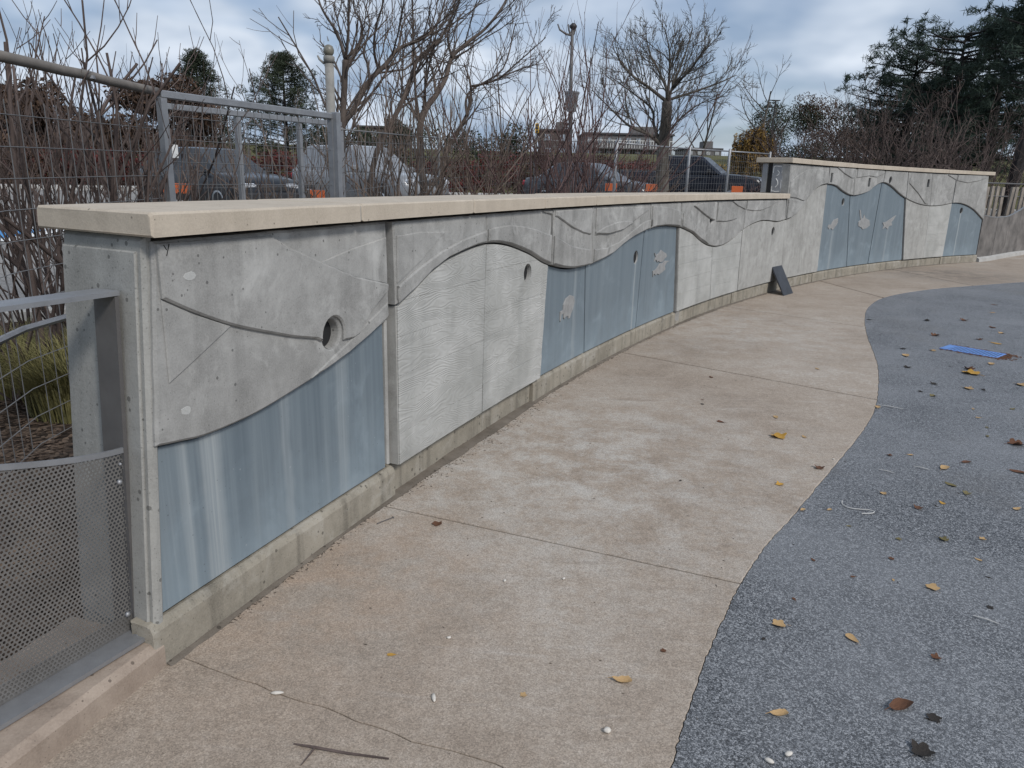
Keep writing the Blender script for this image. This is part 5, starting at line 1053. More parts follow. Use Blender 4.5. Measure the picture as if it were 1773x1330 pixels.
crumbs('wood_chips', spots, 'mulch_chip', 26, 'brown wood chip mulch covering the bed behind the railing', 0.007, 0.018, 0.4)
def blades(name, c, n, rad, h, mat, seed, label):
    rng = random.Random(seed); v, f = [], []
    for i in range(n):
        a, r = rng.uniform(0, 6.28), rad*math.sqrt(rng.random()); x, y = c[0]+r*math.cos(a), c[1]+r*math.sin(a); z = land(x, y); L = h*rng.uniform(0.6, 1.1); o = rng.uniform(0.2, 0.9)*L; w = 0.004; b = len(v); da = a+rng.uniform(-0.6, 0.6)
        px, py = -math.sin(da)*w, math.cos(da)*w
        for t in (0, 0.4, 0.75, 1.0):
            q = (x+math.cos(da)*o*t*t, y+math.sin(da)*o*t*t, z+L*(t-0.28*t*t*t)); k = 1-t*0.85; v += [(q[0]-px*k, q[1]-py*k, q[2]), (q[0]+px*k, q[1]+py*k, q[2])]
        for k in range(3): f.append((b+2*k, b+2*k+1, b+2*k+3, b+2*k+2))
    t = thing('grass_clump', (c[0], c[1], land(*c)), label, 'grass clump', 'grass clumps behind the railing'); mesh('blades', v, f, M[mat], t)
blades('grass_clump', (-2.62, 4.35), 1500, 0.28, 0.55, 'grass_blade', 31, 'yellow green grass clump behind the pier, nearer the wall'); blades('grass_clump', (-3.25, 4.75), 1300, 0.30, 0.5, 'grass_blade', 32, 'yellow green grass clump behind the railing, further left')
# painted blue and white bay marking in the lot
bmk = thing('painted_marking', (-8.7, 11.8, land(-8.7, 11.8)), 'blue and white painted marking on the parking lot pavers at the far left', 'marking')
def lot_quad(name, x0, x1, y0, y1, mat, dz):
    n = 6; v = []; f = []
    for i in range(n+1):
        for k in range(n+1):
            x, y = x0+(x1-x0)*i/n, y0+(y1-y0)*k/n; v.append((x, y, land(x, y)+dz))
    for i in range(n):
        for k in range(n): a = i*(n+1)+k; f.append((a, a+n+1, a+n+2, a+1))
    return mesh(name, v, f, M[mat], bmk)
lot_quad('white_field', -10.3, -7.75, 11.5, 13.3, 'white_paint', 0.020); lot_quad('blue_field', -10.1, -8.0, 11.75, 12.9, 'blue_paint', 0.026)
# ---------------------------------------------------------------- woody plants
def rot_dir(d, ang, rng):
    u = d.orthogonal().normalized(); w = d.cross(u); a = rng.uniform(0, 2*math.pi)
    return (d*math.cos(ang)+(u*math.cos(a)+w*math.sin(a))*math.sin(ang)).normalized()
def limb(mb, p, d, L, r, rng, lev, prm):
    """one branch and its children; prm: per-level dict(n, ang, ratio, up, wig, start, sides)"""
    q = prm[min(lev, len(prm)-1)]; nseg = q.get('seg', 4); pts = [Vector(p)]; dd = Vector(d); dirs = [dd.copy()]
    for k in range(nseg):
        dd = (dd+Vector((rng.gauss(0, 1), rng.gauss(0, 1), rng.gauss(0, 1)))*q.get('wig', 0.12)+Vector((0, 0, q.get('up', 0.1)))).normalized()
        pts.append(pts[-1]+dd*(L/nseg)); dirs.append(dd.copy())
    rr = [r*(1-(1-q.get('tip', 0.35))*k/nseg) for k in range(nseg+1)]
    mb[min(lev, len(mb)-1)].tube(pts, rr, q.get('sides', 4), False)
    if lev+1 < len(prm):
        c = prm[lev+1]
        n = c['n'] if isinstance(c['n'], int) else rng.randint(*c['n'])
        for i in range(n):
            t = c.get('start', 0.3)+(1-c.get('start', 0.3))*(i+rng.random())/n; k = min(nseg-1, int(t*nseg)); f = t*nseg-k
            pp = pts[k].lerp(pts[k+1], f); limb(mb, pp, rot_dir(dirs[k], c['ang']*rng.uniform(0.6, 1.3), rng), L*c['ratio']*rng.uniform(0.6, 1.15)*(1.15-0.5*t), max(rr[k]*c.get('rr', 0.55), c.get('rmin', 0.002)), rng, lev+1, prm)
def follow(mb, pts, prm, rng, lev=0, sides=6, n=None, spread=1.0, start=0.15, Lmul=1.0, rs=1.0):
    """a measured limb (x, y, z, r) with generated side shoots"""
    sm = [p[:3]+(p[3]*rs,) for p in smooth_curve([tuple(p) for p in pts], 4)]; mb[0].tube([p[:3] for p in sm], [p[3] for p in sm], sides, True)
    tot = sum((Vector(a[:3])-Vector(b[:3])).length for a, b in zip(sm, sm[1:])); c = prm[0]
    for i in range(n):
        t = start+(1-start)*(i+rng.random())/n; k = min(len(sm)-2, int(t*(len(sm)-1))); a, b = Vector(sm[k][:3]), Vector(sm[k+1][:3])
        limb(mb, a.lerp(b, rng.random()), rot_dir((b-a).normalized(), c['ang']*rng.uniform(0.6, 1.3), rng), tot*c['ratio']*rng.uniform(0.6, 1.2)*(1.2-0.6*t)*Lmul, max(0.42*sm[k][3], 0.004), rng, 0, prm)
SH = [dict(n=1, ang=0, ratio=1, up=0.07, wig=0.15, seg=7, sides=5, tip=0.45), dict(n=(2, 4), ang=0.55, ratio=0.50, up=0.22, wig=0.10, seg=4, sides=4, start=0.35, rr=0.65, tip=0.5), dict(n=(1, 3), ang=0.6, ratio=0.5, up=0.2, wig=0.12, seg=3, sides=3, start=0.35, rr=0.6, rmin=0.0035, tip=0.6)]
SH_FINE = [SH[0], dict(n=(3, 5), ang=0.5, ratio=0.5, up=0.2, wig=0.1, seg=4, sides=4, start=0.3, rr=0.6, tip=0.5), dict(n=(2, 4), ang=0.55, ratio=0.5, up=0.15, wig=0.12, seg=3, sides=3, start=0.3, rr=0.6, rmin=0.003, tip=0.5)]
SH_LONG = [dict(n=1, ang=0, ratio=1, up=0.05, wig=0.14, seg=7, sides=5, tip=0.4), dict(n=(2, 4), ang=0.6, ratio=0.42, up=0.18, wig=0.13, seg=4, sides=4, start=0.25, rr=0.6, tip=0.5), dict(n=(1, 2), ang=0.6, ratio=0.5, up=0.15, wig=0.14, seg=3, sides=3, start=0.35, rr=0.6, rmin=0.0035, tip=0.6)]
shrub_lab = ['bare shrub with tall stems at the left picture edge behind the wire fence', 'bare many stemmed shrub behind the left end of the wire fence', 'thick stemmed bare shrub just behind the pier of the low wall', 'bare shrub with crowded stems behind the near coping end', 'low bare shrub behind the first coping stone, left of the hatchback', 'bare shrub with arching stems left of the wire gate',
 'tall bare shrub further back at the far left near the lot', 'thin bare shrub growing in front of the charcoal hatchback tail', 'thin bare shrub in front of the hatchback windows behind the wire gate', 'sparse bare shrub in front of the hatchback windscreen', 'bare shrub left of the tall equipment post', 'bare shrub right of the square gate post', 'bare shrub in front of the silver sport utility car', 'bare shrub at the front of the silver sport utility car', 'dense bare shrub behind the low wall, left of the middle', 'dense bare shrub behind the middle of the low wall', 'reddish bare shrub left of the grey sedan tail', 'reddish bare shrub in front of the grey sedan tail', 'reddish bare shrub left of the lamp pole', 'tall reddish bare shrub right of the lamp pole', 'reddish bare shrub in front of the sedan windscreen', 'short bare shrub between the sedan and the pickup', 'small bare shrub in front of the pickup door', 'small bare shrub in front of the pickup front wheel']
for i, (x, y, h) in enumerate(SHRUBS):
    rng = random.Random(500+i); z = land(x, y); t = thing('bare_shrub', (x, y, z), shrub_lab[i], 'shrub', 'bare shrubs behind the wall')
    st, tw = MB(), MB(); ns = (14 if i < 7 else 9 if i < 11 else 13) if i < 21 else 9; hh = h-z
    for k in range(ns):
        a = rng.uniform(0, 6.28); tilt = rng.uniform(0.05, 0.62) if i < 11 else rng.uniform(0.05, 0.95); d = Vector((math.cos(a)*math.sin(tilt), math.sin(a)*math.sin(tilt), math.cos(tilt)))
        limb((st, tw, tw), (x+rng.uniform(-0.16, 0.16), y+rng.uniform(-0.16, 0.16), z-0.03), d, hh*(rng.uniform(0.6, 1.05) if i < 11 else rng.uniform(0.65, 1.25)), (rng.uniform(0.006, 0.014) if i < 11 else rng.uniform(0.008, 0.020)) if i != 2 else rng.uniform(0.012, 0.026), rng, 0, SH if i < 11 else (SH_FINE if i % 3 == 0 else SH_LONG))
    mt = 'bark_red_twig' if 16 <= i < 21 else ('bark_tan' if i > 6 else 'bark_shrub')
    st.build('stems', M[mt], t, True); tw.build('twigs', M[mt], t)['kind'] = 'stuff'
# leaning bare trees beside the gate, main limbs measured
LE = [dict(n=1, ang=0.65, ratio=0.36, up=0.12, wig=0.13, seg=4, sides=4, tip=0.4), dict(n=(3, 5), ang=0.6, ratio=0.5, up=0.10, wig=0.14, seg=3, sides=4, start=0.25, rr=0.6, tip=0.5, rmin=0.004), dict(n=(1, 3), ang=0.6, ratio=0.5, up=0.1, wig=0.15, seg=3, sides=3, start=0.3, rr=0.6, rmin=0.0035, tip=0.6)]
lean_lab = ['bare tree with forked top rising right behind the equipment post', 'bare tree leaning right from the gate post over the silver sport utility car', 'bare leaning tree in front of the silver sport utility car', 'thick trunked bare tree behind the low wall, widest of the leaning group', 'rightmost bare leaning tree, its long limb reaching toward the lamp pole']
for i, limbs_ in enumerate(LEANING):
    rng = random.Random(900+i); b = limbs_[0][0]; z = land(b[0], b[1]); t = thing('bare_tree', (b[0], b[1], z), lean_lab[i], 'tree', 'bare leaning trees by the gate'); tr_, cw = MB(), MB()
    l0 = [(b[0], b[1], z-0.05, b[3]*1.1)]+[tuple(p) for p in limbs_[0]]
    follow((tr_, cw), l0, [dict(LE[0])]+LE[1:], rng, n=14, sides=7, rs=0.8)
    for l in limbs_[1:]: follow((tr_, cw), l, LE, rng, n=11, sides=5, start=0.1, Lmul=1.4, rs=0.7)
    tr_.build('trunk', M['bark_sumac'], t, True); cw.build('crown', M['bark_sumac'], t)
# spreading bare tree in the lot
SP = [dict(n=1, ang=0.7, ratio=0.42, up=0.10, wig=0.12, seg=4, sides=4, tip=0.45), dict(n=(4, 6), ang=0.6, ratio=0.48, up=0.12, wig=0.14, seg=3, sides=3, start=0.2, rr=0.6, tip=0.5, rmin=0.008), dict(n=(3, 5), ang=0.6, ratio=0.55, up=0.1, wig=0.15, seg=3, sides=3, start=0.2, rr=0.65, rmin=0.0055, tip=0.6)]
rng = random.Random(44); b = SPREADING[0][0]; z = land(b[0], b[1]); t = thing('spreading_tree', (b[0], b[1], z), 'large bare tree with a round spreading crown in front of the dark pickup', 'tree'); tr_, cw = MB(), MB()
tr_.tube([(b[0], b[1], z-0.1)]+[p[:3] for p in smooth_curve([tuple(p) for p in SPREADING[0]], 4)], [0.30]+[p[3]*0.85 for p in smooth_curve([tuple(p) for p in SPREADING[0]], 4)], 10)
for l in SPREADING[1:]: follow((tr_, cw), l, SP, rng, n=17, sides=6, start=0.15, Lmul=1.35, rs=0.55)
tr_.build('trunk', M['bark_grey'], t, True); cw.build('crown', M['bark_grey'], t)
# generic bare trees and thicket shrubs further away
BT = [dict(n=1, ang=0, ratio=1, up=0.05, wig=0.07, seg=5, sides=6, tip=0.3), dict(n=(7, 9), ang=0.75, ratio=0.55, up=0.16, wig=0.12, seg=4, sides=4, start=0.25, rr=0.5, tip=0.35), dict(n=(4, 6), ang=0.6, ratio=0.5, up=0.1, wig=0.14, seg=3, sides=3, start=0.2, rr=0.55, rmin=0.012, tip=0.5), dict(n=(3, 4), ang=0.6, ratio=0.5, up=0.06, wig=0.15, seg=2, sides=3, start=0.2, rr=0.6, rmin=0.009, tip=0.6)]
def at(px, Y):                       # a bearing measured in the photograph turned into a ground position at depth Y
    k = (px-886.5)/1290.87*0.9640; return (k*Y*1.0, Y)
def bare_tree(x, y, h, r, seed, label, mat='bark_grey', group='bare trees beyond the lot', name='bare_tree'):
    rng = random.Random(seed); z = land(x, y); t = thing(name, (x, y, z), label, 'tree', group); a, b = MB(), MB()
    limb((a, b, b, b), (x, y, z-0.1), Vector((rng.uniform(-0.05, 0.05), rng.uniform(-0.05, 0.05), 1)).normalized(), h, r, rng, 0, BT); a.build('trunk', M[mat], t, True); b.build('crown', M[mat], t)
bare_tree(13.6, 45, 5.6, 0.12, 61, 'slender bare tree rising behind the golden weeping tree'); bare_tree(16.2, 38, 5.0, 0.10, 62, 'bare small tree behind the step of the wall'); bare_tree(17.0, 33, 5.2, 0.09, 63, 'bare forked tree above the tall wall coping, left part')
bare_tree(11.8, 50, 5.6, 0.10, 66, 'thin bare tree right of the spreading tree crown')
TH = [dict(n=1, ang=0, ratio=1, up=0.02, wig=0.16, seg=5, sides=4, tip=0.4), dict(n=(4, 6), ang=0.65, ratio=0.55, up=0.06, wig=0.16, seg=4, sides=3, start=0.2, rr=0.6, tip=0.5), dict(n=(4, 6), ang=0.7, ratio=0.5, up=0.05, wig=0.18, seg=3, sides=3, start=0.2, rr=0.6, rmin=0.007, tip=0.6)]
th_lab = ['first from the left', 'second from the left', 'third from the left', 'fourth from the left', 'fifth from the left', 'sixth from the left', 'rightmost']
for i, (px, Y, h) in enumerate([(1385, 25, 3.0), (1440, 24, 3.3), (1495, 23.5, 3.5), (1548, 24, 3.6), (1600, 24.5, 3.7), (1650, 25.5, 3.5), (1705, 27, 3.3)]):
    x, y = at(px, Y); rng = random.Random(700+i); z = land(x, y); t = thing('thicket_shrub', (x, y, z), 'tangled bare thicket shrub above the tall wall coping, '+th_lab[i], 'shrub', 'thicket behind the tall wall'); a, b = MB(), MB()
    for k in range(13):
        an = rng.uniform(0, 6.28); tl_ = rng.uniform(0.15, 0.8); limb((a, b, b), (x+rng.uniform(-0.5, 0.5), y+rng.uniform(-0.4, 0.4), z-0.05), Vector((math.cos(an)*math.sin(tl_), math.sin(an)*math.sin(tl_), math.cos(tl_))), h*rng.uniform(0.7, 1.0), rng.uniform(0.018, 0.034), rng, 0, TH)
    a.build('stems', M['bark_shrub'], t); b.build('twigs', M['bark_shrub'], t)
# leafy clouds: small faces spread through clumps
def leaf_faces(mb, centres, n, size, rng, flat=0.0, stretch=1.0, wide=0.45):
    for c, r in centres:
        for i in range(n):
            while True:
                p = Vector((rng.uniform(-1, 1), rng.uniform(-1, 1), rng.uniform(-1, 1)))
                if p.length <= 1: break
            p = Vector((c[0]+p.x*r[0], c[1]+p.y*r[1], c[2]+p.z*r[2])); u = Vector((rng.gauss(0, 1), rng.gauss(0, 1), rng.gauss(0, 1)*(1-flat))).normalized(); w = u.orthogonal().normalized(); w = (w*math.cos(rng.uniform(0, 6))+u.cross(w)*math.sin(rng.uniform(0, 6))).normalized(); s = size*rng.uniform(0.6, 1.3)
            b = len(mb.v)
            for q in (p-u*s*stretch, p+w*s*wide, p+u*s*stretch, p-w*s*wide): mb.v.append((q.x, q.y, q.z))
            mb.f.append((b, b+1, b+2, b+3))
def bush(name, x, y, w, dp, h, mat, seed, label, n=1100, size=0.085, cat='shrub', group=None, twig='bark_red_twig', base=0.1):
    rng = random.Random(seed); z = land(x, y); t = thing(name, (x, y, z), label, cat, group); a, b = MB(), MB(); cl = []
    for k in range(14):
        an = rng.uniform(0, 6.28); tl_ = rng.uniform(0.05, 0.5); limb((a, a), (x+rng.uniform(-w, w)*0.35, y+rng.uniform(-dp, dp)*0.3, z-0.05), Vector((math.cos(an)*math.sin(tl_), math.sin(an)*math.sin(tl_), math.cos(tl_))), h*rng.uniform(0.75, 1.12), 0.022, rng, 0, [TH[0], dict(TH[1], rmin=0.008)])
    for k in range(16):
        zz = z+h*(base+(0.92-base)*rng.random()); k_ = 1.0-0.45*max(0, (zz-z)/h-0.55)/0.45; cl.append(((x+rng.uniform(-w, w)*0.42*k_, y+rng.uniform(-dp, dp)*0.4, zz), (w*0.24, dp*0.28, h*0.17)))
    leaf_faces(b, cl, n//16, size, rng); a.build('stems', M[twig], t); b.build('foliage', M[mat], t)
hx = 0
for i in range(13):
    az = -0.66+i*0.070; r = 36.6; x, y = r*math.sin(az), r*math.cos(az)
    bush('red_hedge_shrub', x, y, 3.2, 1.6, 1.95+0.25*math.sin(i*2.1), 'hedge_red' if i % 3 != 1 else 'hedge_brown', 800+i, 'dark red hedge shrub across the lot, %s' % (['far left end', 'second from the left end', 'third from the left end', 'fourth from the left end', 'behind the hatchback tail', 'behind the hatchback roof', 'behind the sport utility car tail', 'behind the sport utility car bonnet', 'behind the middle of the low wall', 'left of the grey sedan', 'behind the sedan tail', 'behind the sedan roof', 'right end near the pickup'][i]), 2300, 0.085, 'shrub', 'hedge row across the lot')
br_lab = ['at the far left', 'left of the wire fence pipe middle', 'above the wire fence pipe', 'left of the hatchback', 'right end of the brown row']
for i in range(5):
    az = -0.70+i*0.068; r = 41.0+(i % 2)*1.2; x, y = r*math.sin(az), r*math.cos(az)
    bush('brown_leaved_tree', x, y, 5.2, 2.6, 4.5+0.3*math.sin(i*1.7), 'hedge_brown', 830+i, 'tall brown leaved tree beyond the red hedge, '+br_lab[i], 13000, 0.12, 'tree', 'brown leaved trees beyond the hedge', 'bark_dark', 0.02)
gl = ['behind the sport utility car', 'behind the leaning trees', 'behind the middle shrubs', 'left of the far brick building', 'right of the lamp pole']
for i, (px, Y) in enumerate([(610, 44), (700, 45), (785, 44), (865, 46), (560, 45), (945, 45), (1010, 46), (1070, 45)]):
    x, y = at(px, Y); bush('evergreen_bush' if i < 5 else 'brown_bush', x, y, 3.6, 2.2, (3.1+0.4*(i % 2)) if i < 5 else 1.9, 'hedge_green' if i < 5 else 'hedge_brown', 850+i, ('dark green evergreen bush beyond the red hedge, ' if i < 5 else 'low brown bush beyond the red hedge, ')+['behind the sport utility car roof', 'behind the leaning trees', 'behind the middle shrubs', 'left of the far brick building', 'behind the equipment post', 'below the far brick building', 'right of the lamp pole', 'left of the spreading tree'][i], 3000, 0.09, 'bush', 'bushes beyond the hedge', 'bark_dark')
# upright conifers at the left
def conifer(x, y, h, w, seed, label, mat='needles_spruce'):
    rng = random.Random(seed); z = land(x, y); t = thing('conifer_tree', (x, y, z), label, 'tree', 'conifers beyond the hedge'); a, b = MB(), MB(); a.tube([(x, y, z-0.1), (x, y, z+h*0.5), (x, y, z+h*0.96)], [0.16, 0.10, 0.02], 7)
    for k in range(95):
        f = k/95; zz = z+h*(0.10+0.88*f); R_ = w*0.5*(1-f)**0.6*rng.uniform(0.7, 1.12)+0.08; an = k*2.4+rng.uniform(-0.4, 0.4); L = R_; tip = Vector((x+math.cos(an)*L, y+math.sin(an)*L, zz+0.18*L)); a.tube([(x, y, zz), tuple(tip)], [0.03, 0.008], 3, False)
        for s in (0.35, 0.65, 0.95): c = Vector((x, y, zz)).lerp(tip, s); leaf_faces(b, [((c.x, c.y, c.z), (0.30, 0.30, 0.24))], 60, 0.085, rng, 0.0, 1.7, 0.20)
    a.build('trunk', M['bark_dark'], t); b.build('crown', M[mat], t)
x, y = at(345, 46); conifer(x, y, 6.8, 5.4, 71, 'narrow dark evergreen tree beyond the hedge, left of the wire gate middle')
x, y = at(490, 42); conifer(x, y, 6.7, 7.4, 72, 'wide dark evergreen tree beyond the hedge, left of the equipment post')
# pines at the right: trunk, level limbs, needle pads
def pine(x, y, h, w, seed, label, lo=0.3, pads=70, lean=(0, 0), mat='needles_dark', shape=0.6):
    rng = random.Random(seed); z = land(x, y); t = thing('pine_tree', (x, y, z), label, 'tree', 'dark pines at the right'); a, b = MB(), MB(); axis = lambda f: Vector((x+lean[0]*f, y+lean[1]*f, z+h*f))
    a.tube([tuple(axis(f)) for f in (-0.02, 0.25, 0.5, 0.75, 0.98)], [0.24, 0.2, 0.15, 0.09, 0.03], 8)
    for k in range(pads):
        f = lo+(1-lo)*((k+rng.random())/pads); an = rng.uniform(0, 6.28); R_ = w*0.5*(0.25+0.75*math.sin(math.pi*min(1, 0.12+((1-f)/(1-lo))**shape*0.8)))*rng.uniform(0.45, 1.1); o = axis(f); tip = o+Vector((math.cos(an)*R_, math.sin(an)*R_, R_*rng.uniform(0.0, 0.4))); mid = o.lerp(tip, 0.5)+Vector((0, 0, -0.06*R_))
        a.tube([tuple(o), tuple(mid), tuple(tip)], [0.05, 0.035, 0.012], 4, False)
        for s in (0.45, 0.72, 1.0):
            c = o.lerp(tip, s)+Vector((rng.uniform(-0.3, 0.3), rng.uniform(-0.3, 0.3), rng.uniform(0, 0.25)))
            for j in range(3):
                cc = c+Vector((rng.gauss(0, 0.28), rng.gauss(0, 0.28), rng.gauss(0, 0.12))); leaf_faces(b, [((cc.x, cc.y, cc.z), (0.24, 0.24, 0.12))], 27, 0.085, rng, 0.0, 1.9, 0.17)
        if rng.random() < 0.25:      # upright candle shoots
            for j in range(16): q = tip+Vector((rng.gauss(0, 0.07), rng.gauss(0, 0.07), rng.uniform(0, 0.8))); leaf_faces(b, [((q.x, q.y, q.z), (0.05, 0.05, 0.05))], 4, 0.13, rng, 0.0, 1.6, 0.15)
    a.build('trunk', M['bark_dark'], t); b.build('crown', M[mat], t)
x, y = at(1545, 36); pine(x, y, 6.3, 5.8, 81, 'broad dark pine above the thicket, leftmost of the pines', 0.25, 60)
x, y = at(1618, 33); pine(x, y, 7.0, 5.6, 82, 'dense dark pine in the middle of the pine group', 0.25, 70)
x, y = at(1690, 36); pine(x, y, 7.9, 5.2, 83, 'dark pine behind the leaning tall pine trunk', 0.25, 58)
x, y = at(1738, 27); pine(x, y, 9.0, 5.6, 84, 'tall dark pine at the right picture edge with a bare lower trunk', 0.45, 62, (0.75, 0.0))
x, y = at(1790, 31); pine(x, y, 8.5, 6.0, 85, 'dark pine cut by the right picture edge', 0.30, 52)
x, y = at(1660, 44); pine(x, y, 5.0, 8.0, 86, 'low dark pine mass seen under the pine crowns', 0.12, 80)
x, y = at(1575, 45); pine(x, y, 4.6, 8.0, 87, 'low dark pine seen behind the left pine crown', 0.10, 80)
# far dark trees left of the pines
for i, (px, Y, h) in enumerate([(1345, 60, 6.0), (1400, 62, 6.4), (1455, 64, 6.0), (1505, 60, 5.0)]):
    x, y = at(px, Y); bush('far_tree', x, y, 5.0, 4.0, h-1.6, 'hedge_green' if i % 2 == 0 else 'hedge_brown', 870+i, 'far dark tree on the rise, %s of four left of the pines' % ['first', 'second', 'third', 'last'][i], 7000, 0.085, 'tree', 'far trees on the rise', 'bark_dark')
# golden weeping tree
rng = random.Random(91); x, y = at(1290, 44); z = land(x, y); t = thing('weeping_tree', (x, y, z), 'golden brown weeping tree just left of the wall step', 'tree'); a, b = MB(), MB(); a.tube([(x, y, z-0.1), (x+0.1, y, z+1.6), (x, y, z+3.4)], [0.12, 0.09, 0.05], 6)
for k in range(240):
    an = rng.uniform(0, 6.28); R_ = rng.uniform(0.2, 1.15); top = Vector((x+math.cos(an)*R_*0.5, y+math.sin(an)*R_*0.5, z+rng.uniform(2.3, 4.1)-R_*0.7)); mid = top+Vector((math.cos(an)*R_*0.5, math.sin(an)*R_*0.5, -0.1)); end = mid+Vector((math.cos(an)*0.1, math.sin(an)*0.1, -rng.uniform(0.8, 1.7))); a.tube([(x, y, z+2.6), tuple(top), tuple(mid), tuple(end)], [0.02, 0.015, 0.01, 0.005], 3, False)
    for s in range(12): q = mid.lerp(end, s/12); leaf_faces(b, [((q.x, q.y, q.z), (0.08, 0.08, 0.08))], 3, 0.07, rng, 0.0, 1.4)
a.build('trunk', M['bark_shrub'], t); b.build('crown', M['leaf_gold'], t)
x, y = at(1305, 34); bush('golden_bush', x, y, 0.9, 0.8, 1.5, 'grass_blade', 881, 'small yellow green bush at the foot of the weeping tree', 500, 0.06, 'bush', None, 'bark_shrub')
x, y = at(1235, 40); bush('golden_bush', x, y, 1.0, 0.9, 1.7, 'leaf_gold', 882, 'small golden bush behind the pickup roof', 600, 0.07, 'bush', None, 'bark_shrub')
for i, (px, Y, w) in enumerate([(1300, 22, 1.4), (1345, 21, 1.2)]):
    x, y = at(px, Y); bush('red_twig_shrub', x, y, w, 0.9, 0.95, 'hedge_red', 890+i, 'low dark red shrub by the wall step, %s of two' % ('left' if i == 0 else 'right'), 700, 0.05, 'shrub', 'low red shrubs by the wall step')

# ---------------------------------------------------------------- vehicles
def car(name, loc, rz, paint_, label, cat, L, W, H, belt, gh, hood, tail, kind='car'):
    """loc: middle of the footprint; local +x forward. gh = (rear base, rear roof, front roof, front base) of the cabin"""
    t = thing(name, loc, label, cat, 'vehicles parked in the lot', rz); hw = W/2; pm = M[paint_]
    st = []
    for k in range(25):
        x = -L/2+L*k/24
        f = k/24
        if kind == 'pickup':
            zt = belt if x < gh[0] else (belt-0.06 if x < gh[3] else belt-0.06-(belt-0.06-hood)*((x-gh[3])/(L/2-gh[3]))**1.6)
        else:
            if x < gh[0]: zt = tail+(belt-tail)*((x+L/2)/(gh[0]+L/2))**0.6
            elif x < gh[3]: zt = belt-0.05*(x-gh[0])/(gh[3]-gh[0])
            else: zt = (belt-0.05)-(belt-0.05-hood)*((x-gh[3])/(L/2-gh[3]))**1.7
        e = min(1.0, (1-abs(2*f-1))*7); wd = hw*(0.80+0.20*math.sqrt(max(0.0, 1-(1-e)**2)))
        if k in (0, 24): zt = zt*0.80
        zb = 0.26+0.10*(1-min(1, (1-abs(2*f-1))*5)); st.append((x, wd, zb, zt))
    v, fc = [], []
    for x, wd, zb, zt in st:
        sec = [(wd*0.80, zb), (wd*0.97, zb+0.06), (wd, zb+(zt-zb)*0.35), (wd*0.985, zb+(zt-zb)*0.72), (wd*0.955, zt-0.05), (wd*0.88, zt-0.008), (wd*0.55, zt+0.015), (0, zt+0.022)]
        ring = [(-a, b) for a, b in sec[::-1]][:-1] if False else None
        full = [(a, b) for a, b in sec]+[(-a, b) for a, b in sec[-2::-1]]
        v += [(x, a, b) for a, b in full]
    n = 15
    for i in range(24):
        for k in range(n-1): a = i*n+k; fc.append((a, a+1, a+n+1, a+n))
        fc.append((i*n+n-1, i*n, (i+1)*n, (i+1)*n+n-1))
    fc.append(tuple(range(n))[::-1]); fc.append(tuple(24*n+k for k in range(n)))
    body = mesh('body', v, fc, pm, t, True, True)
    # cabin: base ring and roof ring with rounded roof edge
    r0, r1, r2, r3 = gh; zb = belt-0.06; wb, wr = hw*0.93, hw*0.72
    def ring(z, xa, xb, w, rad): return [(xa, -w*0.86, z), (xa+rad, -w, z), (xb-rad, -w, z), (xb, -w*0.86, z), (xb, w*0.86, z), (xb-rad, w, z), (xa+rad, w, z), (xa, w*0.86, z)]
    rings = [ring(zb, r0, r3, wb, 0.12), ring(zb+(H-zb)*0.80, r0+(r1-r0)*0.78, r3+(r2-r3)*0.80, wb+(wr-wb)*0.82, 0.12), ring(zb+(H-zb)*0.95, r1-0.02, r2+0.04, wr, 0.12), ring(H, r1+0.16, r2-0.14, wr*0.86, 0.12)]
    v = [p for r in rings for p in r]; fc = []
    for i in range(3):
        for k in range(8): a = i*8+k; b = i*8+(k+1) % 8; fc.append((a, b, b+8, a+8))
    fc.append(tuple(24+k for k in range(8))); mesh('cabin', v, fc, pm, t, False, True)
    def P(r, k, u): a, b = Vector(rings[0][k]), Vector(rings[1][k]); return a.lerp(b, u)
    def pane(nm, a, b, c, d, off, mat='car_glass', par=t):
        a, b, c, d = Vector(a), Vector(b), Vector(c), Vector(d); nn = (b-a).cross(d-a).normalized(); q = [p+nn*off for p in (a, b, c, d)]; q2 = [p+nn*(off-0.012) for p in (a, b, c, d)]
        return prism(nm, [tuple(p) for p in q2], [tuple(p) for p in q], M[mat], par)
    def side(sg, x0, x1, nm='side_window'):
        i0, i1 = (1, 2) if sg < 0 else (6, 5)
        def pt(x, u):
            a0, a1 = Vector(rings[0][i0]).lerp(Vector(rings[1][i0]), u), Vector(rings[0][i1]).lerp(Vector(rings[1][i1]), u); f = (x-a0.x)/(a1.x-a0.x); f = max(0.02, min(0.98, f)); return a0.lerp(a1, f)
        q = [pt(x0, 0.12), pt(x1, 0.12), pt(x1, 0.98), pt(x0, 0.98)]
        if sg > 0: q = q[::-1]
        pane(nm, *q, 0.006, 'car_glass')
    mids = (gh[0]+gh[3])/2+0.1
    for sg in (-1, 1):
        side(sg, gh[0]+0.05, mids-0.05); side(sg, mids+0.05, gh[3]-0.05)
        m = MB(); m.box((gh[3]-0.42, sg*(hw+0.10), belt+0.03), (0.12, 0.20, 0.15), 0, 0.04); m.build('wing_mirror', M['black_plastic'] if kind == 'pickup' else pm, t, False, True)
        m = MB(); m.box((mids-0.35, sg*hw*0.985, belt-0.22), (0.18, 0.03, 0.03), 0, 0.008); m.build('door_handle', pm, t, False, True)
        m = MB(); m.box((-L/2+0.06, sg*hw*0.74, belt-0.20 if kind != 'pickup' else belt-0.28), (0.12, 0.20, 0.26 if kind == 'pickup' else 0.18), 0, 0.04); m.build('tail_light', M['red_lens'], t, False, True)
        m = MB(); m.box((L/2-0.13, sg*hw*0.66, hood-0.10), (0.20, 0.34, 0.14), 0, 0.045); m.build('headlight', M['clear_lens'], t, False, True)
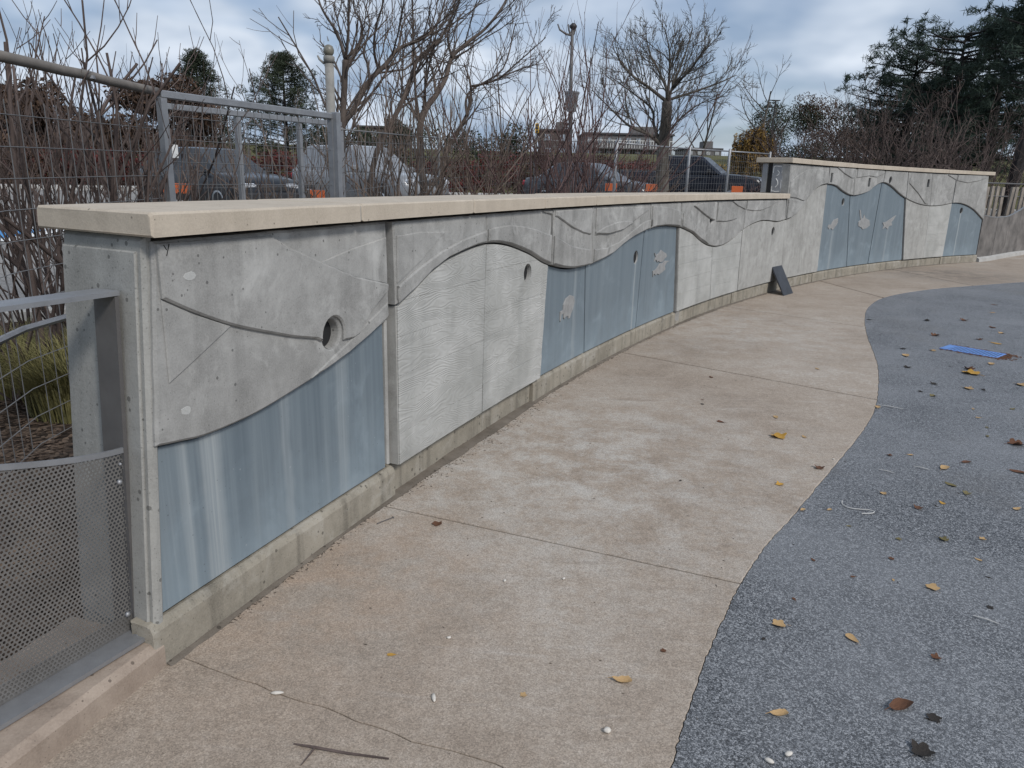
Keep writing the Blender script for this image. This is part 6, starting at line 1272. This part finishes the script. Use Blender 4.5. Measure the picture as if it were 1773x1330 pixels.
        for xw in (-L*0.29, L*0.31):
            wr_ = 0.34 if kind != 'pickup' else 0.40; y0 = sg*(hw-0.10); m = MB(); m.lathe([(wr_*0.62, -0.11), (wr_*0.95, -0.10), (wr_, -0.05), (wr_, 0.05), (wr_*0.95, 0.10), (wr_*0.62, 0.11)], 20, (xw, y0, wr_), 'y'); w_ = m.build('wheel', M['black_rubber'], t, True, True)
            m = MB(); m.lathe([(0.02, sg*0.085), (wr_*0.25, sg*0.10), (wr_*0.60, sg*0.115), (wr_*0.62, sg*0.05)], 16, (xw, y0, wr_), 'y'); m.build('rim', M['rim_alloy'], w_, True, True)
            m = MB(); m.lathe([(0.02, 0.0), (wr_*1.16, 0.001)], 18, (xw, sg*(hw*0.992), wr_+0.02), 'y'); m.build('wheel_arch', M['black_plastic'], t, False, True)
    i0, i1 = 3, 4; pane('windscreen', P(0, 3, 0.10), P(0, 4, 0.10), P(0, 4, 1.0), P(0, 3, 1.0), 0.006, 'windscreen_glass'); pane('rear_window', P(0, 7, 0.14), P(0, 0, 0.14), P(0, 0, 0.98), P(0, 7, 0.98), 0.006)
    m = MB(); m.box((L/2-0.04, 0, 0.42), (0.16, W*0.84, 0.20), 0, 0.05); m.build('front_bumper', M['black_plastic'], t, False, True); m = MB(); m.box((-L/2+0.04, 0, 0.44), (0.16, W*0.84, 0.20), 0, 0.05); m.build('rear_bumper', M['black_plastic'], t, False, True)
    m = MB(); m.box((L/2-0.03, 0, hood-0.14), (0.08, W*0.42, 0.16), 0, 0.03); m.build('grille', M['black_plastic'], t, False, True)
    m = MB(); m.box((gh[3]+0.03, 0, belt-0.045), (0.10, W*0.72, 0.02), 0, 0.006); m.build('wiper_cowl', M['black_plastic'], t, False, True)
    if kind == 'pickup':
        m = MB(); m.box((-L/2+(gh[0]+L/2)/2, 0, belt+0.012), (gh[0]+L/2-0.14, W*0.80, 0.05), 0, 0.01); m.build('bed_cover', M['black_plastic'], t, False, True)
    return t
def vehicle(px, Y, *a, **k): pass
cz = lambda x, y: land(x, y)+0.004
x, y = -7.35, 18.8; car('hatchback', (x, y, cz(x, y)), R(-34), 'paint_charcoal', 'charcoal hatchback parked behind the wire gate', 'car', 4.25, 1.78, 1.49, 0.98, (-1.98, -1.45, 0.15, 1.10), 0.74, 0.82)
x, y = -4.1, 21.2; car('sport_utility_car', (x, y, cz(x, y)), R(-36), 'paint_white', 'silver sport utility car parked right of the hatchback', 'car', 4.6, 1.86, 1.70, 1.08, (-2.15, -1.75, 0.15, 1.05), 0.90, 0.92)
x, y = 2.55, 26.0; car('sedan', (x, y, cz(x, y)), R(-34), 'paint_silver_grey', 'grey sedan parked behind the reddish shrubs', 'car', 4.7, 1.82, 1.45, 0.96, (-1.85, -1.05, 0.10, 1.10), 0.72, 0.90)
x, y = 6.25, 28.6; car('pickup_truck', (x, y, cz(x, y)), R(-25), 'paint_navy', 'dark navy pickup truck parked behind the spreading tree', 'truck', 5.8, 1.98, 1.80, 1.24, (-0.95, -0.80, 0.62, 1.42), 1.06, 1.2, 'pickup')

# ---------------------------------------------------------------- orange barricades, lamp pole, far buildings
def barricade(x, y, w, z_top, label, hoop=True, two=False, rz=0.0):
    z = land(x, y); t = thing('traffic_barricade', (x, y, z), label, 'barricade', 'orange barricades along the lot', rz); zt = z_top-z
    m = MB(); m.box((0, -0.03, zt-0.09), (w, 0.025, 0.18), 0, 0.006); m.build('board', M['orange_plastic'], t, False, True)
    if two: m = MB(); m.box((0, -0.03, zt-0.42), (w, 0.025, 0.18), 0, 0.006); m.build('board', M['orange_plastic'], t, False, True)
    for s in (-1, 1): m = MB(); m.box((s*w*0.36, 0.01, (zt-0.02)/2), (0.04, 0.04, zt-0.02), 0, 0.004); m.build('leg', M['black_plastic'], t, False, True); m = MB(); m.box((s*w*0.36, 0.0, 0.025), (0.10, 0.5, 0.05), 0, 0.01); m.build('foot', M['black_rubber'], t, False, True)
    if hoop: m = MB(); m.tube([(-w*0.22, 0.0, zt), (-w*0.2, 0.0, zt+0.10), (0, 0.0, zt+0.15), (w*0.2, 0.0, zt+0.10), (w*0.22, 0.0, zt)], 0.016, 6); m.build('handle', M['black_plastic'], t, True, True)
    if two:
        for k, dx in enumerate((-0.36, -0.30)): m = MB(); m.box((dx*w, -0.0435, zt-0.09), (0.018, 0.002, 0.11), 0.0, 0.0); m.build('stripe', M['black_plastic'], t, False, True)
for px, Y, w, zt, lb, hp, tw_ in [(297, 14.0, 0.56, 1.26, 'orange two board barricade beside the hatchback tail', False, True), (540, 15.5, 0.30, 1.17, 'orange barricade just left of the gate post', True, False), (1050, 18.0, 0.27, 1.44, 'orange barricade in front of the sedan windscreen', True, False), (1119, 19.5, 0.31, 1.44, 'orange barricade left of the spreading tree trunk', True, False), (1268, 20.0, 0.28, 1.44, 'orange barricade in front of the pickup bonnet', False, False)]:
    x, y = at(px, Y); barricade(x, y, w, zt, lb, hp, tw_, R(-8))
x, y = 1.60, 25.0; z = land(x, y); t = thing('lamp_pole', (x, y, z), 'tall lamp pole with a tapered box and curved lamp arms above the sedan', 'lamp')
m = MB(); m.tube([(x+0.08, y, z-0.1), (x+0.04, y, 3.5), (x, y, 4.3), (x-0.02, y, 5.98)], [0.075, 0.065, 0.055, 0.045], 8); m.build('pole', M['painted_steel'], t, True)
m = MB(); m.lathe([(0.14, 0), (0.155, 0.03), (0.215, 0.52), (0.235, 0.55), (0.235, 0.60), (0.05, 0.61)], 4, (x+0.05, y, 3.56)); m.build('banner_box', M['galvanised'], t)
for s, e in ((-1, 0.46), (-0.5, 0.26), (0.45, 0.20)):
    m = MB(); m.tube([(x-0.02, y, 5.78), (x-0.02+s*e*0.4, y, 5.81), (x-0.02+s*e*0.85, y, 5.93), (x-0.02+s*e, y, 6.09)], [0.035, 0.035, 0.03, 0.022], 6); m.build('lamp_arm', M['painted_steel'], t, True)
m = MB(); m.lathe([(0.03, 0), (0.10, 0.03), (0.12, 0.10), (0.05, 0.17), (0.01, 0.18)], 10, (x, y, 5.95)); m.build('lamp_head', M['black_plastic'], t, True)
x, y = at(1318, 52); z = land(x, y); t = thing('street_lamp', (x, y, z), 'small dark street lamp with a hanging shade beyond the weeping tree', 'lamp'); m = MB(); m.tube([(x, y, z-0.1), (x, y, z+4.9)], 0.06, 7); m.build('pole', M['black_plastic'], t); m = MB(); m.tube([(x, y, z+4.85), (x+0.3, y, z+4.9), (x-0.5, y, z+4.9)], 0.035, 5); m.build('arm', M['black_plastic'], t); m = MB(); m.lathe([(0.05, 0.35), (0.10, 0.25), (0.26, 0.02), (0.24, 0.0), (0.02, 0.02)], 10, (x-0.42, y, z+4.45)); m.build('lamp_shade', M['black_plastic'], t, True)
def building(name, px0, px1, Y, z_top, mat, label, floors, cols, depth=9.0, rail=False, para=0.25):
    x0, x1 = at(px0, Y)[0], at(px1, Y)[0]; xc = (x0+x1)/2; z = land(xc, Y)-0.2; w = x1-x0; t = thing(name, (xc, Y, z), label, 'building'); h = z_top-z
    m = MB(); m.box((xc, Y+depth/2, z+h/2), (w, depth, h), 0); m.build('wall', M[mat], t); m = MB(); m.box((xc, Y+depth/2, z+h+para/2), (w+0.4, depth+0.4, para), 0, 0.04); rf = m.build('roof', M['roof_far'], t)
    m = MB(); m.box((xc+w*0.2, Y+depth*0.4, z+h+para+0.5), (w*0.28, 2.4, 1.0), 0, 0.05); m.build('roof_unit', M['render_far'], rf)
    fh = h/floors
    for f in range(floors):
        for c in range(cols):
            wx = x0+w*(c+0.5)/cols; wz = z+fh*(f+0.56); m = MB(); m.box((wx, Y-0.02, wz), (w/cols*0.52, 0.10, fh*0.50), 0, 0.01); wn_ = m.build('window', M['render_far'], t); m = MB(); m.box((wx, Y-0.075, wz), (w/cols*0.44, 0.02, fh*0.42), 0); m.build('pane', M['window_glass'], wn_)
    if rail:
        m = MB(); zr = z+fh*0.98
        m.box((xc, Y-1.2, zr-0.08), (w*0.96, 2.3, 0.12), 0, 0.02); bal = m.build('balcony', M['render_far'], t); m = MB()
        for k in range(int(w/0.35)): m.box((x0+w*0.03+k*0.35*0.94, Y-2.3, zr+0.42), (0.06, 0.05, 0.85), 0)
        m.box((xc, Y-2.3, zr+0.87), (w*0.96, 0.09, 0.07), 0); m.build('balustrade', M['white_paint'], bal)
building('brick_building', 925, 975, 92, 6.9, 'brick_far', 'far brown brick building left of the lamp pole', 2, 2, 10.0)
building('terrace_building', 1000, 1150, 98, 7.0, 'render_far', 'far grey terrace building with white balcony rails behind the spreading tree', 2, 9, 10.0, True)
building('low_building', 610, 690, 96, 7.0, 'brick_far', 'far low building with a flat roof behind the leaning trees', 2, 4, 8.0)
building('low_building', 1175, 1235, 110, 6.0, 'render_far', 'far low grey building left of the golden weeping tree', 2, 4, 8.0)
x, y = at(918, 70); z = land(x, y); t = thing('traffic_signal', (x, y, z), 'far yellow traffic signal left of the brick building', 'signal'); m = MB(); m.tube([(x, y, z-0.1), (x, y, 6.3)], 0.06, 6); m.build('pole', M['painted_steel'], t); m = MB(); m.box((x, y-0.15, 5.8), (0.34, 0.26, 0.85), 0, 0.05); hd_ = m.build('signal_head', M['signal_yellow'], t)
for k in range(3): m = MB(); m.lathe([(0.12, 0.0), (0.10, -0.03), (0.01, -0.04)], 10, (x, y-0.28, 5.54+k*0.26), 'y'); m.build('lens', M['black_plastic'], hd_)
bpy.context.view_layer.update()
